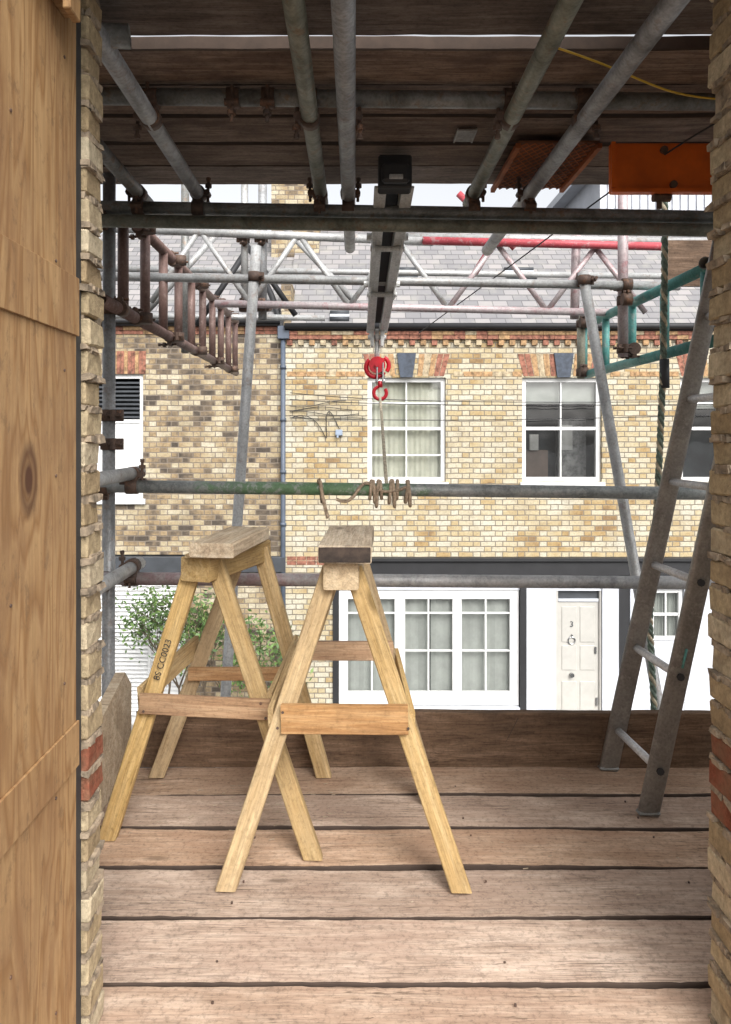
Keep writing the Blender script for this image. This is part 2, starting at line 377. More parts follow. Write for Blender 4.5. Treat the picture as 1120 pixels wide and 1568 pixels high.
M_brickB = brickwork('weathered_stock_brick', [(0.22, (0.085, 0.07, 0.057)), (0.34, (0.18, 0.14, 0.10)), (0.44, (0.34, 0.25, 0.145)), (0.60, (0.43, 0.355, 0.23)), (0.82, (0.54, 0.48, 0.36))], dirt=0.3, mort=(0.21, 0.175, 0.14), bigw=.5, bigs=1.6)
M_bred = plain('red_rubbed_brick', (0.28, 0.12, 0.08), 0.9, var=0.4, nscale=14)
M_borg = plain('orange_rubbed_brick', (0.38, 0.235, 0.12), 0.9, var=0.35, nscale=14)
M_bpale = plain('pale_rubbed_brick', (0.42, 0.34, 0.225), 0.9, var=0.3, nscale=14)

def brick_unit_mat(name, c0, c1, c2):
    m, nt, b = new_mat(name)
    v = objvec(nt, (1, 1, 1), False)
    gm = nt.nodes.new('ShaderNodeNewGeometry')
    c = ramp(nt, gm.outputs['Random Per Island'], [(0, c0), (0.5, c1), (1, c2)])
    n = noise_t(nt, v, 60, 5, 0.75)
    c = mixc(nt, 0.65, c, ramp(nt, n, [(0.3, 0.25), (0.62, 1.0)]), 'MULTIPLY')
    n2 = noise_t(nt, v, 14, 4, 0.65)
    c = mixc(nt, mth(nt, 'MULTIPLY', ramp(nt, n2, [(0.45, 0.0), (0.65, 1.0)]), 0.45), c, (0.22, 0.16, 0.10))
    nt.links.new(c, b.inputs['Base Color']); b.inputs['Roughness'].default_value = 0.95
    b.inputs['Specular IOR Level'].default_value = 0.1
    bump(nt, b, n, 0.8, 0.008)
    return m
M_bnear = brick_unit_mat('near_stock_brick', (0.42, 0.31, 0.18), (0.54, 0.43, 0.27), (0.64, 0.54, 0.38))
M_bnear_r = brick_unit_mat('near_red_brick', (0.22, 0.07, 0.042), (0.29, 0.10, 0.06), (0.34, 0.135, 0.08))
M_mortar = plain('lime_mortar', (0.30, 0.235, 0.165), 0.95, nscale=30, var=0.35, bs=0.5)

def asphalt():
    m, nt, b = new_mat('asphalt')
    v = objvec(nt, (1, 1, 1), False)
    n = noise_t(nt, v, 1.5, 5, 0.7)
    c = ramp(nt, n, [(0.3, (0.045, 0.045, 0.047)), (0.7, (0.075, 0.075, 0.072))])
    nt.links.new(c, b.inputs['Base Color']); b.inputs['Roughness'].default_value = 0.85
    return m
M_asph = asphalt()

# ------------------------------------------------------------------ ground & street
ZG = -3.6
g = MB(); g.quad([(-300, -300, ZG), (300, -300, ZG), (300, 300, ZG), (-300, 300, ZG)]); g.done('ground', M_asph)
g = MB(); g.box(-40, 40, 11.5, 12.5, ZG + 0.004, ZG + 0.12, bev=0.01); g.done('pavement', plain('paving_stone', (0.30, 0.29, 0.27), 0.85))

# ------------------------------------------------------------------ opposite houses (elevation drawing units, 1u = 10.611 mm)
S = 0.010611
U = lambda x: (x - 540) * S
V = lambda y: 1.2 - (y - 668) * S
YF = 12.5
def wall_open(mb, x0, x1, z0, z1, yf, ops, rev=0.14, mi=0):
    xs = sorted({x0, x1, *[o[0] for o in ops], *[o[1] for o in ops]})
    zs = sorted({z0, z1, *[o[2] for o in ops], *[o[3] for o in ops]})
    xs = [x for x in xs if x0 <= x <= x1]; zs = [z for z in zs if z0 <= z <= z1]
    for i in range(len(xs) - 1):
        for j in range(len(zs) - 1):
            cx, cz = (xs[i] + xs[i + 1]) / 2, (zs[j] + zs[j + 1]) / 2
            if any(o[0] < cx < o[1] and o[2] < cz < o[3] for o in ops): continue
            mb.quad([(xs[i], yf, zs[j]), (xs[i + 1], yf, zs[j]), (xs[i + 1], yf, zs[j + 1]), (xs[i], yf, zs[j + 1])], mi)
    for a, b, c, d in ops:
        for q in ([(a, yf, c), (a, yf, d), (a, yf + rev, d), (a, yf + rev, c)], [(b, yf, d), (b, yf, c), (b, yf + rev, c), (b, yf + rev, d)],
                  [(a, yf, d), (b, yf, d), (b, yf + rev, d), (a, yf + rev, d)], [(b, yf, c), (a, yf, c), (a, yf + rev, c), (b, yf + rev, c)]):
            mb.quad(q, mi)

def sash(parent, x0, x1, y0, y1, vbars, hbars, curtain=True, blind=None, fr=7, bar=2.2, sill=True, yw=YF, name='window', cm_=None):
    mb = MB(); a, b, c, d = U(x0), U(x1), V(y1), V(y0); f = fr * S
    y = yw + 0.07
    mb.box(a, a + f, y, y + 0.08, c, d, 0, 0.004); mb.box(b - f, b, y, y + 0.08, c, d, 0, 0.004)
    mb.box(a + f, b - f, y + 0.002, y + 0.078, d - f, d, 0, 0.004); mb.box(a + f, b - f, y + 0.002, y + 0.078, c, c + f, 0, 0.004)
    for v in vbars:
        p, w = v if isinstance(v, tuple) else (v, bar)
        mb.box(U(p - w / 2), U(p + w / 2), y + 0.008, y + 0.06, c + f, d - f, 0)
    for h in hbars:
        p, w = h if isinstance(h, tuple) else (h, bar)
        mb.box(a + f, b - f, y + 0.011, y + 0.057, V(p + w / 2), V(p - w / 2), 0)
    if sill: mb.box(a - 0.04, b + 0.04, yw - 0.06, yw + 0.066, c - 0.07, c - 0.004, 0, 0.006)
    mb.quad([(a + f, y + 0.04, c + f), (b - f, y + 0.04, c + f), (b - f, y + 0.04, d - f), (a + f, y + 0.04, d - f)], 1)
    if curtain:
        n = 72; zt = d; zb_ = c; ph = random.random() * 6
        pts = [(a + (b - a) * i / n, y + 0.13 + 0.010 * math.sin(i * 1.3 + ph) + 0.008 * math.sin(i * 0.47)) for i in range(n + 1)]
        for i in range(n):
            if abs(i - n / 2) < 1: continue
            mb.quad([(pts[i][0], pts[i][1], zb_), (pts[i + 1][0], pts[i + 1][1], zb_), (pts[i + 1][0], pts[i + 1][1], zt), (pts[i][0], pts[i][1], zt)], 2)
    if blind:
        mb.quad([(a, y + 0.12, V(blind)), (b, y + 0.12, V(blind)), (b, y + 0.12, d), (a, y + 0.12, d)], 2)
    mb.done(name, [M_white, M_glass, cm_ or M_curt], parent)

def flat_arch(mb, xl, xr, yt, yb, kx0=None, kx1=None):
    n = 14; sp = 5
    for i in range(n):
        a0, a1 = i / n, (i + 1) / n - 0.008
        tl, tr = xl - sp + (xr - xl + 2 * sp) * a0, xl - sp + (xr - xl + 2 * sp) * a1
        bl, br = xl + 4 + (xr - xl - 8) * a0, xl + 4 + (xr - xl - 8) * a1
        mid = (tl + tr) / 2
        if kx0 and kx0 - 3 < mid < kx1 + 3: continue
        j = min(i, n - 1 - i)
        mi = 0 if j < 2 else (1 if j < 3 or j == 4 else (0 if j == 5 else 2))
        mb.prism([(U(bl), V(yb)), (U(br), V(yb)), (U(tr), V(yt)), (U(tl), V(yt))], YF - 0.006 - random.random() * 0.003, YF + 0.02, mi)
    if kx0:
        mb.prism([(U(kx0 + 4), V(yb + 2)), (U(kx1 - 4), V(yb + 2)), (U(kx1 + 1), V(yt - 1)), (U(kx0 - 1), V(yt - 1))], YF - 0.04, YF + 0.02, 3)

H = empty('brick_house')
mb = MB()
wins = [(563, 683, 578, 738), (800, 922, 578, 738), (1042, 1162, 578, 738), (1290, 1410, 578, 738)]
ops = [(U(a), U(b), V(d), V(c)) for a, b, c, d in wins]
wall_open(mb, U(437), U(1500), V(856), V(500), YF, ops)
wall_open(mb, U(437), U(510), ZG, V(856), YF, [])
mb.quad([(U(1500), YF, ZG), (U(1500), 18.5, ZG), (U(1500), 18.5, V(500)), (U(1500), YF, V(500))])
mb.quad([(U(437), 18.5, ZG), (U(1500), 18.5, ZG), (U(1500), 18.5, V(500)), (U(437), 18.5, V(500))])
mb.done('walls', M_brickA, H)
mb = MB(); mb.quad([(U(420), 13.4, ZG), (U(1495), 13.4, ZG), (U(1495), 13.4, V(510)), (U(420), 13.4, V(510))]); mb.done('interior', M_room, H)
mb = MB()
mb.box(U(806), U(850), 12.95, 13.2, V(735), V(690), 0); mb.box(U(868), U(912), 13.0, 13.2, V(735), V(640), 1)
mb.box(U(872), U(890), 12.98, 12.995, V(690), V(650), 2); mb.box(U(820), U(834), 12.9, 12.94, V(690), V(665), 2)
mb.done('furniture', [plain('dark_wood', (.09, .06, .045)), plain('shelf_grey', (.13, .13, .13), var=.4, nscale=10), plain('pale_object', (.30, .30, .29))], H)
sash(H, 563, 683, 578, 738, [623], [617, (656, 5), 697], True, name='window_upper', cm_=M_curt2)
sash(H, 800, 922, 578, 738, [861], [(656, 5)], False, 617, name='window_upper')
sash(H, 1042, 1162, 578, 738, [1102], [617, (656, 5)], False, 625, name='window_upper')
sash(H, 1290, 1410, 578, 738, [1350], [617, (656, 5)], True, name='window_upper')
mb = MB()
flat_arch(mb, 561, 685, 542, 576, 609, 636); flat_arch(mb, 798, 924, 542, 576, 849, 877); flat_arch(mb, 1040, 1164, 542, 576, 1089, 1116)
for x in range(440, 1490, 15):
    if any(a - 14 < x < b + 4 for a, b, _, _ in wins): continue
    mb.box(U(x), U(x + 14.2), YF - 0.008 - 0.004 * random.random(), YF + 0.01, V(576.5), V(569), 1 if random.random() < 0.75 else 2)
x = 440; i = 0
while x < 1495:
    mb.box(U(x), U(x + 8.5), YF - 0.05, YF + 0.01, V(529), V(520.5), random.choice((0, 0, 1, 2, 1)), 0.003)
    mb.box(U(x), U(x + 16.5), YF - 0.07, YF + 0.01, V(520), V(514), random.choice((0, 0, 0, 1)))
    mb.box(U(x), U(x + 16.5), YF - 0.085, YF + 0.01, V(513.4), V(508), random.choice((0, 1, 1, 2)))
    x += 17; i += 1
for (ya, yb) in ((852, 858), (859, 865)):
    for x in range(440, 494, 15): mb.box(U(x), U(x + 14), YF - 0.006, YF + 0.01, V(yb), V(ya), 0)
mb.done('brick_dressings', [M_bred, M_borg, M_bpale, M_key], H)
mb = MB()
mb.cyl((U(437), YF - 0.14, V(501)), (U(1500), YF - 0.14, V(501)), 0.05, 0, 12)
mb.box(U(437), U(1500), YF - 0.10, YF + 0.3, V(507), V(498.5), 0)
mb.done('gutter', M_black, H)
mb = MB()
zr0, zr1 = V(500) - 0.02, 5.45
mb.quad([(U(437), YF - 0.1, zr0), (U(1510), YF - 0.1, zr0), (U(1510), 15.6, zr1), (U(437), 15.6, zr1)])
mb.quad([(U(437), 15.6, zr1), (U(1510), 15.6, zr1), (U(1510), 18.6, zr0), (U(437), 18.6, zr0)])
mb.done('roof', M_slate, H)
mb = MB()
for i in range(30): mb.cyl((U(437) + i * 0.38, 15.6, zr1 + 0.02), (U(437) + i * 0.38 + 0.36, 15.6, zr1 + 0.02), 0.09, 0, 10)
mb.done('ridge_tiles', M_bred, H)
mb = MB()
mb.box(U(510), U(1500), YF - 0.09, YF + 0.1, V(880), V(858.5), 0, 0.01)
mb.box(U(510), U(1500), YF - 0.14, YF + 0.1, V(858), V(853), 0, 0.005)
mb.box(U(510), U(518), YF - 0.03, YF + 0.1, ZG, V(880.5), 0)
mb.box(U(797), U(806), YF - 0.03, YF + 0.1, ZG, V(880.5), 0)
mb.box(U(948), U(965), YF + 0.02, YF + 0.1, ZG, V(880.5), 0)
mb.done('black_shopfront', M_black, H)
mb = MB()
mb.box(U(518.5), U(796.5), YF + 0.03, YF + 0.12, V(904), V(880.5), 0)
mb.box(U(518.5), U(796.5), YF + 0.03, YF + 0.12, ZG, V(1089), 0)
mb.box(U(518.5), U(796.5), YF - 0.03, YF + 0.15, V(1088), V(1083), 0, 0.01)
mb.box(U(806.5), U(851.5), YF - 0.01, YF + 0.14, ZG, V(880.5), 0)
mb.box(U(922.5), U(947.5), YF - 0.01, YF + 0.14, ZG, V(880.5), 0)
mb.box(U(852), U(922), YF + 0.02, YF + 0.14, V(905), V(880.5), 0)
mb.box(U(856.5), U(918.5), YF + 0.05, YF + 0.14, V(922), V(918), 0)
mb.box(U(965.5), U(996.5), YF, YF + 0.14, ZG, V(880.5), 0)
mb.box(U(1048.5), U(1500), YF, YF + 0.14, ZG, V(880.5), 0)
mb.box(U(997), U(1048), YF, YF + 0.14, ZG, V(983), 0); mb.box(U(997), U(1048), YF, YF + 0.14, V(902), V(880.5), 0)
mb.done('white_render_panels', M_render, H)
sash(H, 519, 796, 904.5, 1082, [(613, 16), (701, 14), (570, 2.5), (657, 2.5), (745, 2.5)], [940, 998, (1064, 7)], True, fr=14, sill=False, yw=YF - 0.02, name='shop_window')
sash(H, 997.5, 1047.5, 903, 982, [1022], [(942, 4)], True, fr=6, sill=False, yw=YF - 0.02, name='window_ground')
mb = MB()
dx0, dx1, dt, db = 856, 919, 923, 1108
mb.box(U(852), U(855.6), YF + 0.03, YF + 0.12, ZG, V(905.5), 0); mb.box(U(919.4), U(922), YF + 0.03, YF + 0.12, ZG, V(905.5), 0)
mb.box(U(dx0), U(dx1), YF + 0.07, YF + 0.115, ZG + 0.12, V(dt), 0)
for (a, b, c, d) in ((862, 885, 990, 1028), (890, 913, 990, 1028), (862, 885, 1045, 1098), (890, 913, 1045, 1098), (862, 885, 930, 985), (890, 913, 930, 985)):
    mb.box(U(a), U(b), YF + 0.058, YF + 0.08, V(d), V(c), 0, 0.008)
for t in range(24):
    a = t / 24 * 2 * math.pi; a2 = (t + 1) / 24 * 2 * math.pi
    mb.cyl((U(877) + .055 * math.cos(a), YF + .05, V(982) + .055 * math.sin(a)), (U(877) + .055 * math.cos(a2), YF + .05, V(982) + .055 * math.sin(a2)), 0.012, 1, 6)
mb.cyl((U(877), YF + .07, V(1035)), (U(877), YF + .01, V(1035)), 0.035, 1, 16)
mb.cyl((U(877), YF + .07, V(974)), (U(877), YF + .02, V(974)), 0.016, 1, 12)
mb.box(U(912), U(915), YF + .04, YF + .07, V(1002), V(992), 1)
mb.box(U(914), U(917), YF + .04, YF + .07, V(1082), V(1070), 1)
mb.done('door', [M_cream, M_chrome], H)
mb = MB(); mb.quad([(U(856), YF + .09, V(918)), (U(919), YF + .09, V(918)), (U(919), YF + .09, V(905)), (U(856), YF + .09, V(905))]); mb.done('fanlight', M_dgrey, H)
tx = bpy.data.curves.new('house_number', 'FONT'); tx.body = '3'; tx.size = 0.13; tx.extrude = 0.003; tx.materials.append(M_dgrey)
to = bpy.data.objects.new('house_number', tx); COL.objects.link(to); to.location = (U(874), YF + 0.052, V(961)); to.rotation_euler = (math.pi / 2, 0, 0); to.parent = H
mb = MB(); mb.box(U(514), U(525), YF - 0.07, YF, V(667), V(658), 0, 0.008); mb.box(U(516), U(519), YF - 0.1, YF - .071, V(670), V(664), 0); mb.done('service_box', plain('pale_blue_plastic', (.30, .36, .45)), H)
for i in range(4):
    y0 = 622 + i * 5; pts = []
    for k in range(8):
        xx = 444 + k * (86 + i * 10) / 7; pts.append((U(xx), YF - 0.02 - random.random() * 0.02, V(y0 + 3 * math.sin(k * .8 + i * 2) + (i - 1.5) * k * 0.6)))
    cable('facade_cable', pts, 0.0055, M_black, H)
cable('facade_cable', [(U(520), YF - .03, V(657)), (U(512), YF - .03, V(640)), (U(503), YF - .03, V(620)), (U(498), YF - .03, V(650)), (U(505), YF - .03, V(690)), (U(480), YF - .03, V(625)), (U(446), YF - .03, V(640))], 0.006, M_black, H)
for y0, y1, sg in ((602, 618, 14), (612, 622, 10), (640, 633, 12)):
    cable('overhead_wire', [(U(445), YF - .1, V(y0)), (U(620), 11.9, V((y0 + y1) / 2 + sg)), (U(900), 11.7, V((y0 + y1) / 2 + sg * .6)), (U(1200), 11.6, V(y1))], 0.006, M_black, H)

# ---- left (weathered) house
H2 = empty('brick_house')
YL = YF + 0.06
mb = MB()
wall_open(mb, U(-500), U(437), V(850), V(490), YL, [(U(130), U(218), V(770), V(573)), (U(-120), U(-20), V(770), V(573))])
wall_open(mb, U(282), U(437), ZG, V(850), YL, [])
mb.quad([(U(-500), YL, ZG), (U(-500), 18.5, ZG), (U(-500), 18.5, V(490)), (U(-500), YL, V(490))])
mb.quad([(U(-500), 18.5, ZG), (U(437), 18.5, ZG), (U(437), 18.5, V(490)), (U(-500), 18.5, V(490))])
mb.done('walls', M_brickB, H2)
mb = MB()
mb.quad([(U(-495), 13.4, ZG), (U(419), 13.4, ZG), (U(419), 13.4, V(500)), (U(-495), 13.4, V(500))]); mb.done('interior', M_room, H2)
mb = MB()
for i in range(9):
    a = 172 + i * 5.6; mb.prism([(U(a), V(572)), (U(a + 5), V(572)), (U(a + 5.6), V(537)), (U(a + .4), V(537))], YL - .01, YL + .02, 0 if i % 3 else 1)
for r_ in range(2):
    for i in range(16):
        x_ = -60 + i * 31; mb.box(U(x_), U(x_ + 30), YL - .02 - .015 * r_, YL + .01, V(511 - r_ * 6), V(505.6 - r_ * 6), random.choice((0, 1, 0)))
mb.done('window_arch', [M_bred, M_borg], H2)
mb = MB()
mb.box(U(130), U(136), YL + .04, YL + .1, V(770), V(573), 0); mb.box(U(212), U(218), YL + .04, YL + .1, V(770), V(573), 0)
mb.box(U(136), U(212), YL + .042, YL + .1, V(579), V(573), 0); mb.box(U(136), U(212), YL + .042, YL + .1, V(648), V(642), 0)
mb.box(U(136), U(212), YL + .06, YL + .09, V(770), V(648), 0)
mb.box(U(126), U(222), YL - .06, YL + .038, V(772), V(764), 0)
for k in range(9): mb.box(U(136), U(212), YL + .05, YL + .09, V(584 + k * 6.6 + 3), V(584 + k * 6.6), 1)
mb.done('louvred_window', [M_white, M_dgrey], H2)
mb = MB()
mb.box(U(-500), U(437), YL - .12, YL + .1, V(876), V(852), 0, 0.01)
mb.box(U(-500), U(435), YL - .12, YL + .2, V(499), V(489), 1); mb.cyl((U(-500), YL - .16, V(492)), (U(430), YL - .16, V(492)), .05, 1)
mb.done('fascia_and_gutter', [M_dgrey, M_black], H2)
mb = MB()
for k in range(34):
    yy = 880 + k * 6.4
    mb.quad([(U(-490), YL + .0, V(yy + 6)), (U(282), YL + .0, V(yy + 6)), (U(282), YL + .05, V(yy)), (U(-490), YL + .05, V(yy))])
mb.box(U(-490), U(282), YL + .055, YL + .09, ZG, V(876))
for x in (170, 226, 279): mb.box(U(x), U(x + 4), YL - .02, YL + .03, ZG, V(876))
mb.done('white_shutters', M_white, H2)
mb = MB()
mb.quad([(U(-500), YL - .1, V(490)), (U(437), YL - .1, V(490)), (U(437), 15.6, 5.3), (U(-500), 15.6, 5.3)])
mb.quad([(U(-500), 15.6, 5.3), (U(437), 15.6, 5.3), (U(437), 18.6, V(490)), (U(-500), 18.6, V(490))])
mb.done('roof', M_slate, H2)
mb = MB()
mb.prism([(U(431), V(500)), (U(446), V(500)), (U(446), V(430)), (U(431), V(430))], YF + 0.0, YF + 0.9)
mb.box(U(395), U(480), 14.6, 15.5, 3.5, 6.1)
mb.done('chimney_and_parapet', M_brickB, H2)
mb = MB()
for x in (408, 430, 452, 470): mb.cyl((U(x), 15.05, 6.1), (U(x), 15.05, 6.5), 0.11, 0, 14, 0.09)
mb.done('chimney_pots', M_bred, H2)
mb = MB()
mb.cyl((U(434), YL - .08, V(500)), (U(434), YL - .08, ZG + .1), 0.04, 0, 14)
for y in (560, 640, 720, 800, 880): mb.cyl((U(434), YL - .08, V(y)), (U(434), YL - .08, V(y + 5)), 0.052, 0, 14)
mb.box(U(426), U(444), YL - .16, YL, V(520), V(500), 0, 0.01)
mb.done('downpipe', M_lead, H2)
cable('soil_pipe', [(U(360), 13.4, V(395)), (U(400), 13.0, V(395)), (U(420), 12.7, V(460)), (U(431), 12.45, V(502))], 0.05, M_black, H2)
mb = MB()
def on_roof(x, t, off=0.03):
    return (U(x), YF - 0.1 + 3.2 * t, zr0 + (zr1 - zr0) * t + off)
for xa, xb, ta, tb in ((615, 650, .42, .5), (800, 850, .42, .5), (505, 535, .05, .1)):
    mb.quad([on_roof(xa, ta), on_roof(xb, ta), on_roof(xb, tb), on_roof(xa, tb)], 1)
    mb.cyl(on_roof(xa, tb), on_roof(xb, tb), 0.04, 0); mb.cyl(on_roof(xa, ta), on_roof(xb, ta), 0.04, 0)
mb.done('rooflights', [M_dgrey, M_render], H)

H3 = empty('clad_house')
mb = MB(); mb.box(5.2, 12, 16.2, 22, ZG, 6.8)
for i in range(40): mb.box(5.2 + i * .17, 5.2 + i * .17 + .08, 16.16, 16.198, 3.0, 6.75)
mb.done('cladding', M_render, H3)
mb = MB(); mb.prism([(4.9, 6.802), (12.2, 6.802), (12.2, 6.98), (4.9, 6.98)], 15.9, 22.2); mb.done('roof', M_render, H3)

# ---- shrub in front of the left house
def leafmat(n, c):
    m, nt, b = new_mat(n)
    gm = nt.nodes.new('ShaderNodeNewGeometry')
    nt.links.new(ramp(nt, gm.outputs['Random Per Island'], [(0, tuple(x * .55 for x in c)), (.6, c), (1, (c[0] * 1.7, c[1] * 1.4, c[2] * 1.3))]), b.inputs['Base Color'])
    b.inputs['Roughness'].default_value = 0.5; return m
M_leaf = leafmat('leaf_green', (0.10, 0.18, 0.05)); M_bark = plain('bark', (0.10, 0.075, 0.05), 0.9)
mb = MB()
tips = []
def branch(p, d, L, r, depth):
    q = p + d * L
    mb.cyl(p, q, r, 0, 6, r * 0.6)
    if depth == 0: tips.append(q); tips.append(p + d * L * .5); return
    for k in range(random.choice((2, 3, 3))):
        nd_ = (d + Vector((random.uniform(-.75, .75), random.uniform(-.35, .35), random.uniform(-.25, .55)))).normalized()
        branch(q, nd_, L * random.uniform(.55, .85), r * .6, depth - 1)
for bx_, hh in ((-2.9, .88), (-2.2, .85), (-1.6, .75), (-2.6, .85), (-1.9, .7), (-1.4, .5)):
    branch(Vector((bx_, 11.75, ZG + .1)), Vector((random.uniform(-.15, .15), 0, 1)), hh, .025, 3)
for t in tips:
    for k in range(random.randint(5, 22)):
        c = t + Vector((random.gauss(0, .16), random.gauss(0, .12), random.gauss(0, .16)))
        if c.y > 12.35: c.y = 12.3
        a = Vector((random.gauss(0, 1), random.gauss(0, 1), random.gauss(0, 1))).normalized()
        b_ = a.cross(Vector((random.gauss(0, 1), random.gauss(0, 1), random.gauss(0, 1)))).normalized()
        s = random.uniform(.028, .055)
        mb.quad([c - a * s, c - b_ * s * .45, c + a * s, c + b_ * s * .45], 1)
mb.done('shrub', [M_bark, M_leaf], None, recalc=False)

# ------------------------------------------------------------------ scaffold working deck
D = empty('scaffold_deck')
edges = [1.235, 1.46, 1.683, 1.910, 2.142, 2.356, 2.575, 2.80]
for i in range(7):
    a, b = edges[i], edges[i + 1]; gp = (0.004, 0.003, 0.004, 0.010, 0.013, 0.012, 0.008)[i]
    if i == 3: a += 0.010
    yc = (a + b) / 2; w = b - a - gp
    ang = random.uniform(-.0012, .0012)
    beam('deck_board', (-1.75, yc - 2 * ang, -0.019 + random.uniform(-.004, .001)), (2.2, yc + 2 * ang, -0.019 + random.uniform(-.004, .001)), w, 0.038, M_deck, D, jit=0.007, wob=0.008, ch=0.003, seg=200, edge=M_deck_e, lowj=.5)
for x in (-1.4, -.3, .9, 2.0): tube('transom', (x, 1.1, -.066), (x, 3.05, -.066), .024, M_steel_d, D)
for y in (1.2, 2.7): tube('ledger', (-1.8, y, -.116), (2.3, y, -.116), .024, M_steel_d, D)
beam('toe_board', (-.78, 2.805, .10), (2.2, 2.803, .094), .036, .202, M_toe, D, jit=.006, wob=.004, seg=90)
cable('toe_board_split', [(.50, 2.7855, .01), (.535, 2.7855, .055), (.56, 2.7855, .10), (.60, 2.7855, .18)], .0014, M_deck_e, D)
mb = MB()
ring = [(2.30, .0), (2.785, .0), (2.785, .30), (2.71, .365), (2.36, .27), (2.30, .20)]
A = [mb.bm.verts.new((-.80, y, z + .003)) for y, z in ring]; B = [mb.bm.verts.new((-.835, y, z + .003)) for y, z in ring]
mb.bm.faces.new(A); mb.bm.faces.new(list(reversed(B)))
for i in range(6): mb.bm.faces.new((A[i], B[i], B[(i + 1) % 6], A[(i + 1) % 6]))
mb.done('return_toe_board', M_oldtim, D)
mb = MB()
for k in range(5):
    for i in range(7):
        for dy in (-.05, .05):
            x = (-.3, .9, -.31, .35, 1.25)[k] + random.uniform(-.01, .01); y = (edges[i] + edges[i + 1]) / 2 + dy + random.uniform(-.01, .01)
            if random.random() < .5: mb.cyl((x, y, .0), (x, y, .0045), .003, 0, 8)
mb.done('nails', M_rust, D)
mb = MB()
for i in range(70):
    x, y = random.gauss(-.35, .22), random.gauss(2.52, .08)
    if i % 3 == 0: x, y = random.uniform(-.6, 1.2), random.uniform(1.9, 2.7)
    L_, an = random.uniform(.004, .018), random.uniform(-.4, .4)
    mb.cyl((x, y, .0045), (x + L_ * math.cos(an), y + L_ * math.sin(an), .0055), .0012, 0, 5)
mb.done('splinters', M_oldtim, D)

# ------------------------------------------------------------------ upper boards
UB = empty('scaffold_boards')
zb = 2.20
ys = [(3.076, 2.865), (2.853, 2.65), (2.638, 2.43), (2.420, 2.215), (2.203, 2.003), (1.925, 1.72), (1.709, 1.50), (1.489, 1.28), (1.268, 1.06)]
for a, b in ys:
    w = a - b; yc = (a + b) / 2; an = random.uniform(-.002, .002); dz = random.uniform(0, .012)
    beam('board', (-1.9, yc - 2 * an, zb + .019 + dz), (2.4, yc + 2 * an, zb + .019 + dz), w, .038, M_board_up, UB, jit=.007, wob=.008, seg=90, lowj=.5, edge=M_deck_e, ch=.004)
mb = MB()
for k in range(8):
    mb.box(.345, .40, 2.50 + k * .012, 2.508 + k * .012, zb - .008, zb - .002)
mb.box(.34, .345, 2.495, 2.60, zb - .009, zb - .001); mb.box(.40, .405, 2.495, 2.60, zb - .009, zb - .001)
mb.done('nail_plate', M_steel_l, UB)

# ------------------------------------------------------------------ scaffolding
SC = empty('scaffolding')
R = .0242
T = lambda n, a, b, m=M_steel, r=R: tube(n, a, b, r, m, SC)
T('outer_ledger', (-1.1, 2.88, 2.060), (1.7, 2.88, 2.014), M_steel_d)
T('outer_ledger', (-1.1, 2.86, 2.004), (1.7, 2.86, 1.960), M_ledger2)
T('inner_ledger', (-1.1, 2.2, 2.176), (1.6, 2.2, 2.150), M_steel_d)
T('transom', (-.577, 1.1, 2.105), (-.577, 3.0, 2.105), M_steel)
T('transom', (-.125, 1.1, 2.11), (-.118, 3.0, 2.11), M_ledger2)
T('transom', (-.020, 1.1, 2.075), (-.012, 3.7, 2.105), M_steel, .0255)
T('transom', (.453, 1.1, 2.105), (.453, 3.0, 2.105), M_ledger2)
T('transom', (.665, 1.1, 2.095), (.655, 3.75, 2.105), M_steel, .0255)
T('transom', (-.80, 2.2, 2.11), (-.80, 3.1, 2.11), M_steel_d)
T('stub_tube', (-.70, 1.75, 2.115), (-.515, 1.78, 2.125), M_steel_d, .027)
T('standard', (-.945, 2.96, ZG), (-.935, 2.96, 2.6), M_steel)
T('standard', (1.62, 2.96, ZG), (1.62, 2.96, 2.6), M_steel)
T('raking_standard', (-.839, 3.6, ZG), (-.450, 3.6, 2.09), M_steel_l)
T('raking_standard', (2.055, 3.6, ZG), (1.077, 3.6, 1.97), M_steel_l)
T('guard_rail', (-.95, 2.9, 1.012), (1.5, 2.9, .982), M_rail_u)
T('guard_rail', (-.95, 2.9, .664), (1.5, 2.9, .646), M_rail_l)
T('return_rail', (-.83, 2.3, 1.06), (-.83, 3.0, 1.06), M_steel_l)
T('return_rail', (-.83, 2.3, .706), (-.83, 3.0, .706), M_steel_l)
T('far_ledger', (-1.2, 3.65, 1.958), (1.55, 3.65, 1.912), M_steel_l, .021)
T('far_ledger', (-.75, 4.2, 1.925), (1.45, 4.2, 1.874), M_steel_pink, .0205)
T('far_ledger', (-1.3, 4.2, 2.334), (.44, 4.2, 2.262), M_steel_l, .023)
T('far_ledger', (.38, 4.16, 2.258), (2.1, 4.16, 2.215), M_red, .022)
T('far_ledger', (.10, 4.22, 2.295), (2.1, 4.22, 2.262), M_steel_l, .022)
x = -1.1; k = 0
while x < 1.5:
    x2 = x + .27
    z0 = 2.285 - .045 * x; z1 = 1.905 - .023 * x
    m = M_steel_l if x < .5 else M_steel_pink
    a, b = ((x, 4.2, z1), (x2, 4.2, z0)) if k % 2 == 0 else ((x, 4.2, z0), (x2, 4.2, z1))
    T('lattice_brace', a, b, m, .015); x = x2; k += 1
T('far_standard', (-.50, 4.28, 1.85), (-.50, 4.28, 2.75), M_steel)
T('far_standard', (-.60, 4.28, 1.95), (-.60, 4.28, 2.75), M_steel_l, .02)
T('far_standard', (-1.0, 4.6, 1.7), (-1.0, 4.6, 2.8), M_steel_d)
T('far_standard', (1.301, 3.70, 1.58), (1.301, 3.70, 2.6), M_steel_pink)
T('far_standard', (1.23, 4.26, 1.85), (1.24, 4.26, 2.35), M_steel_pink)
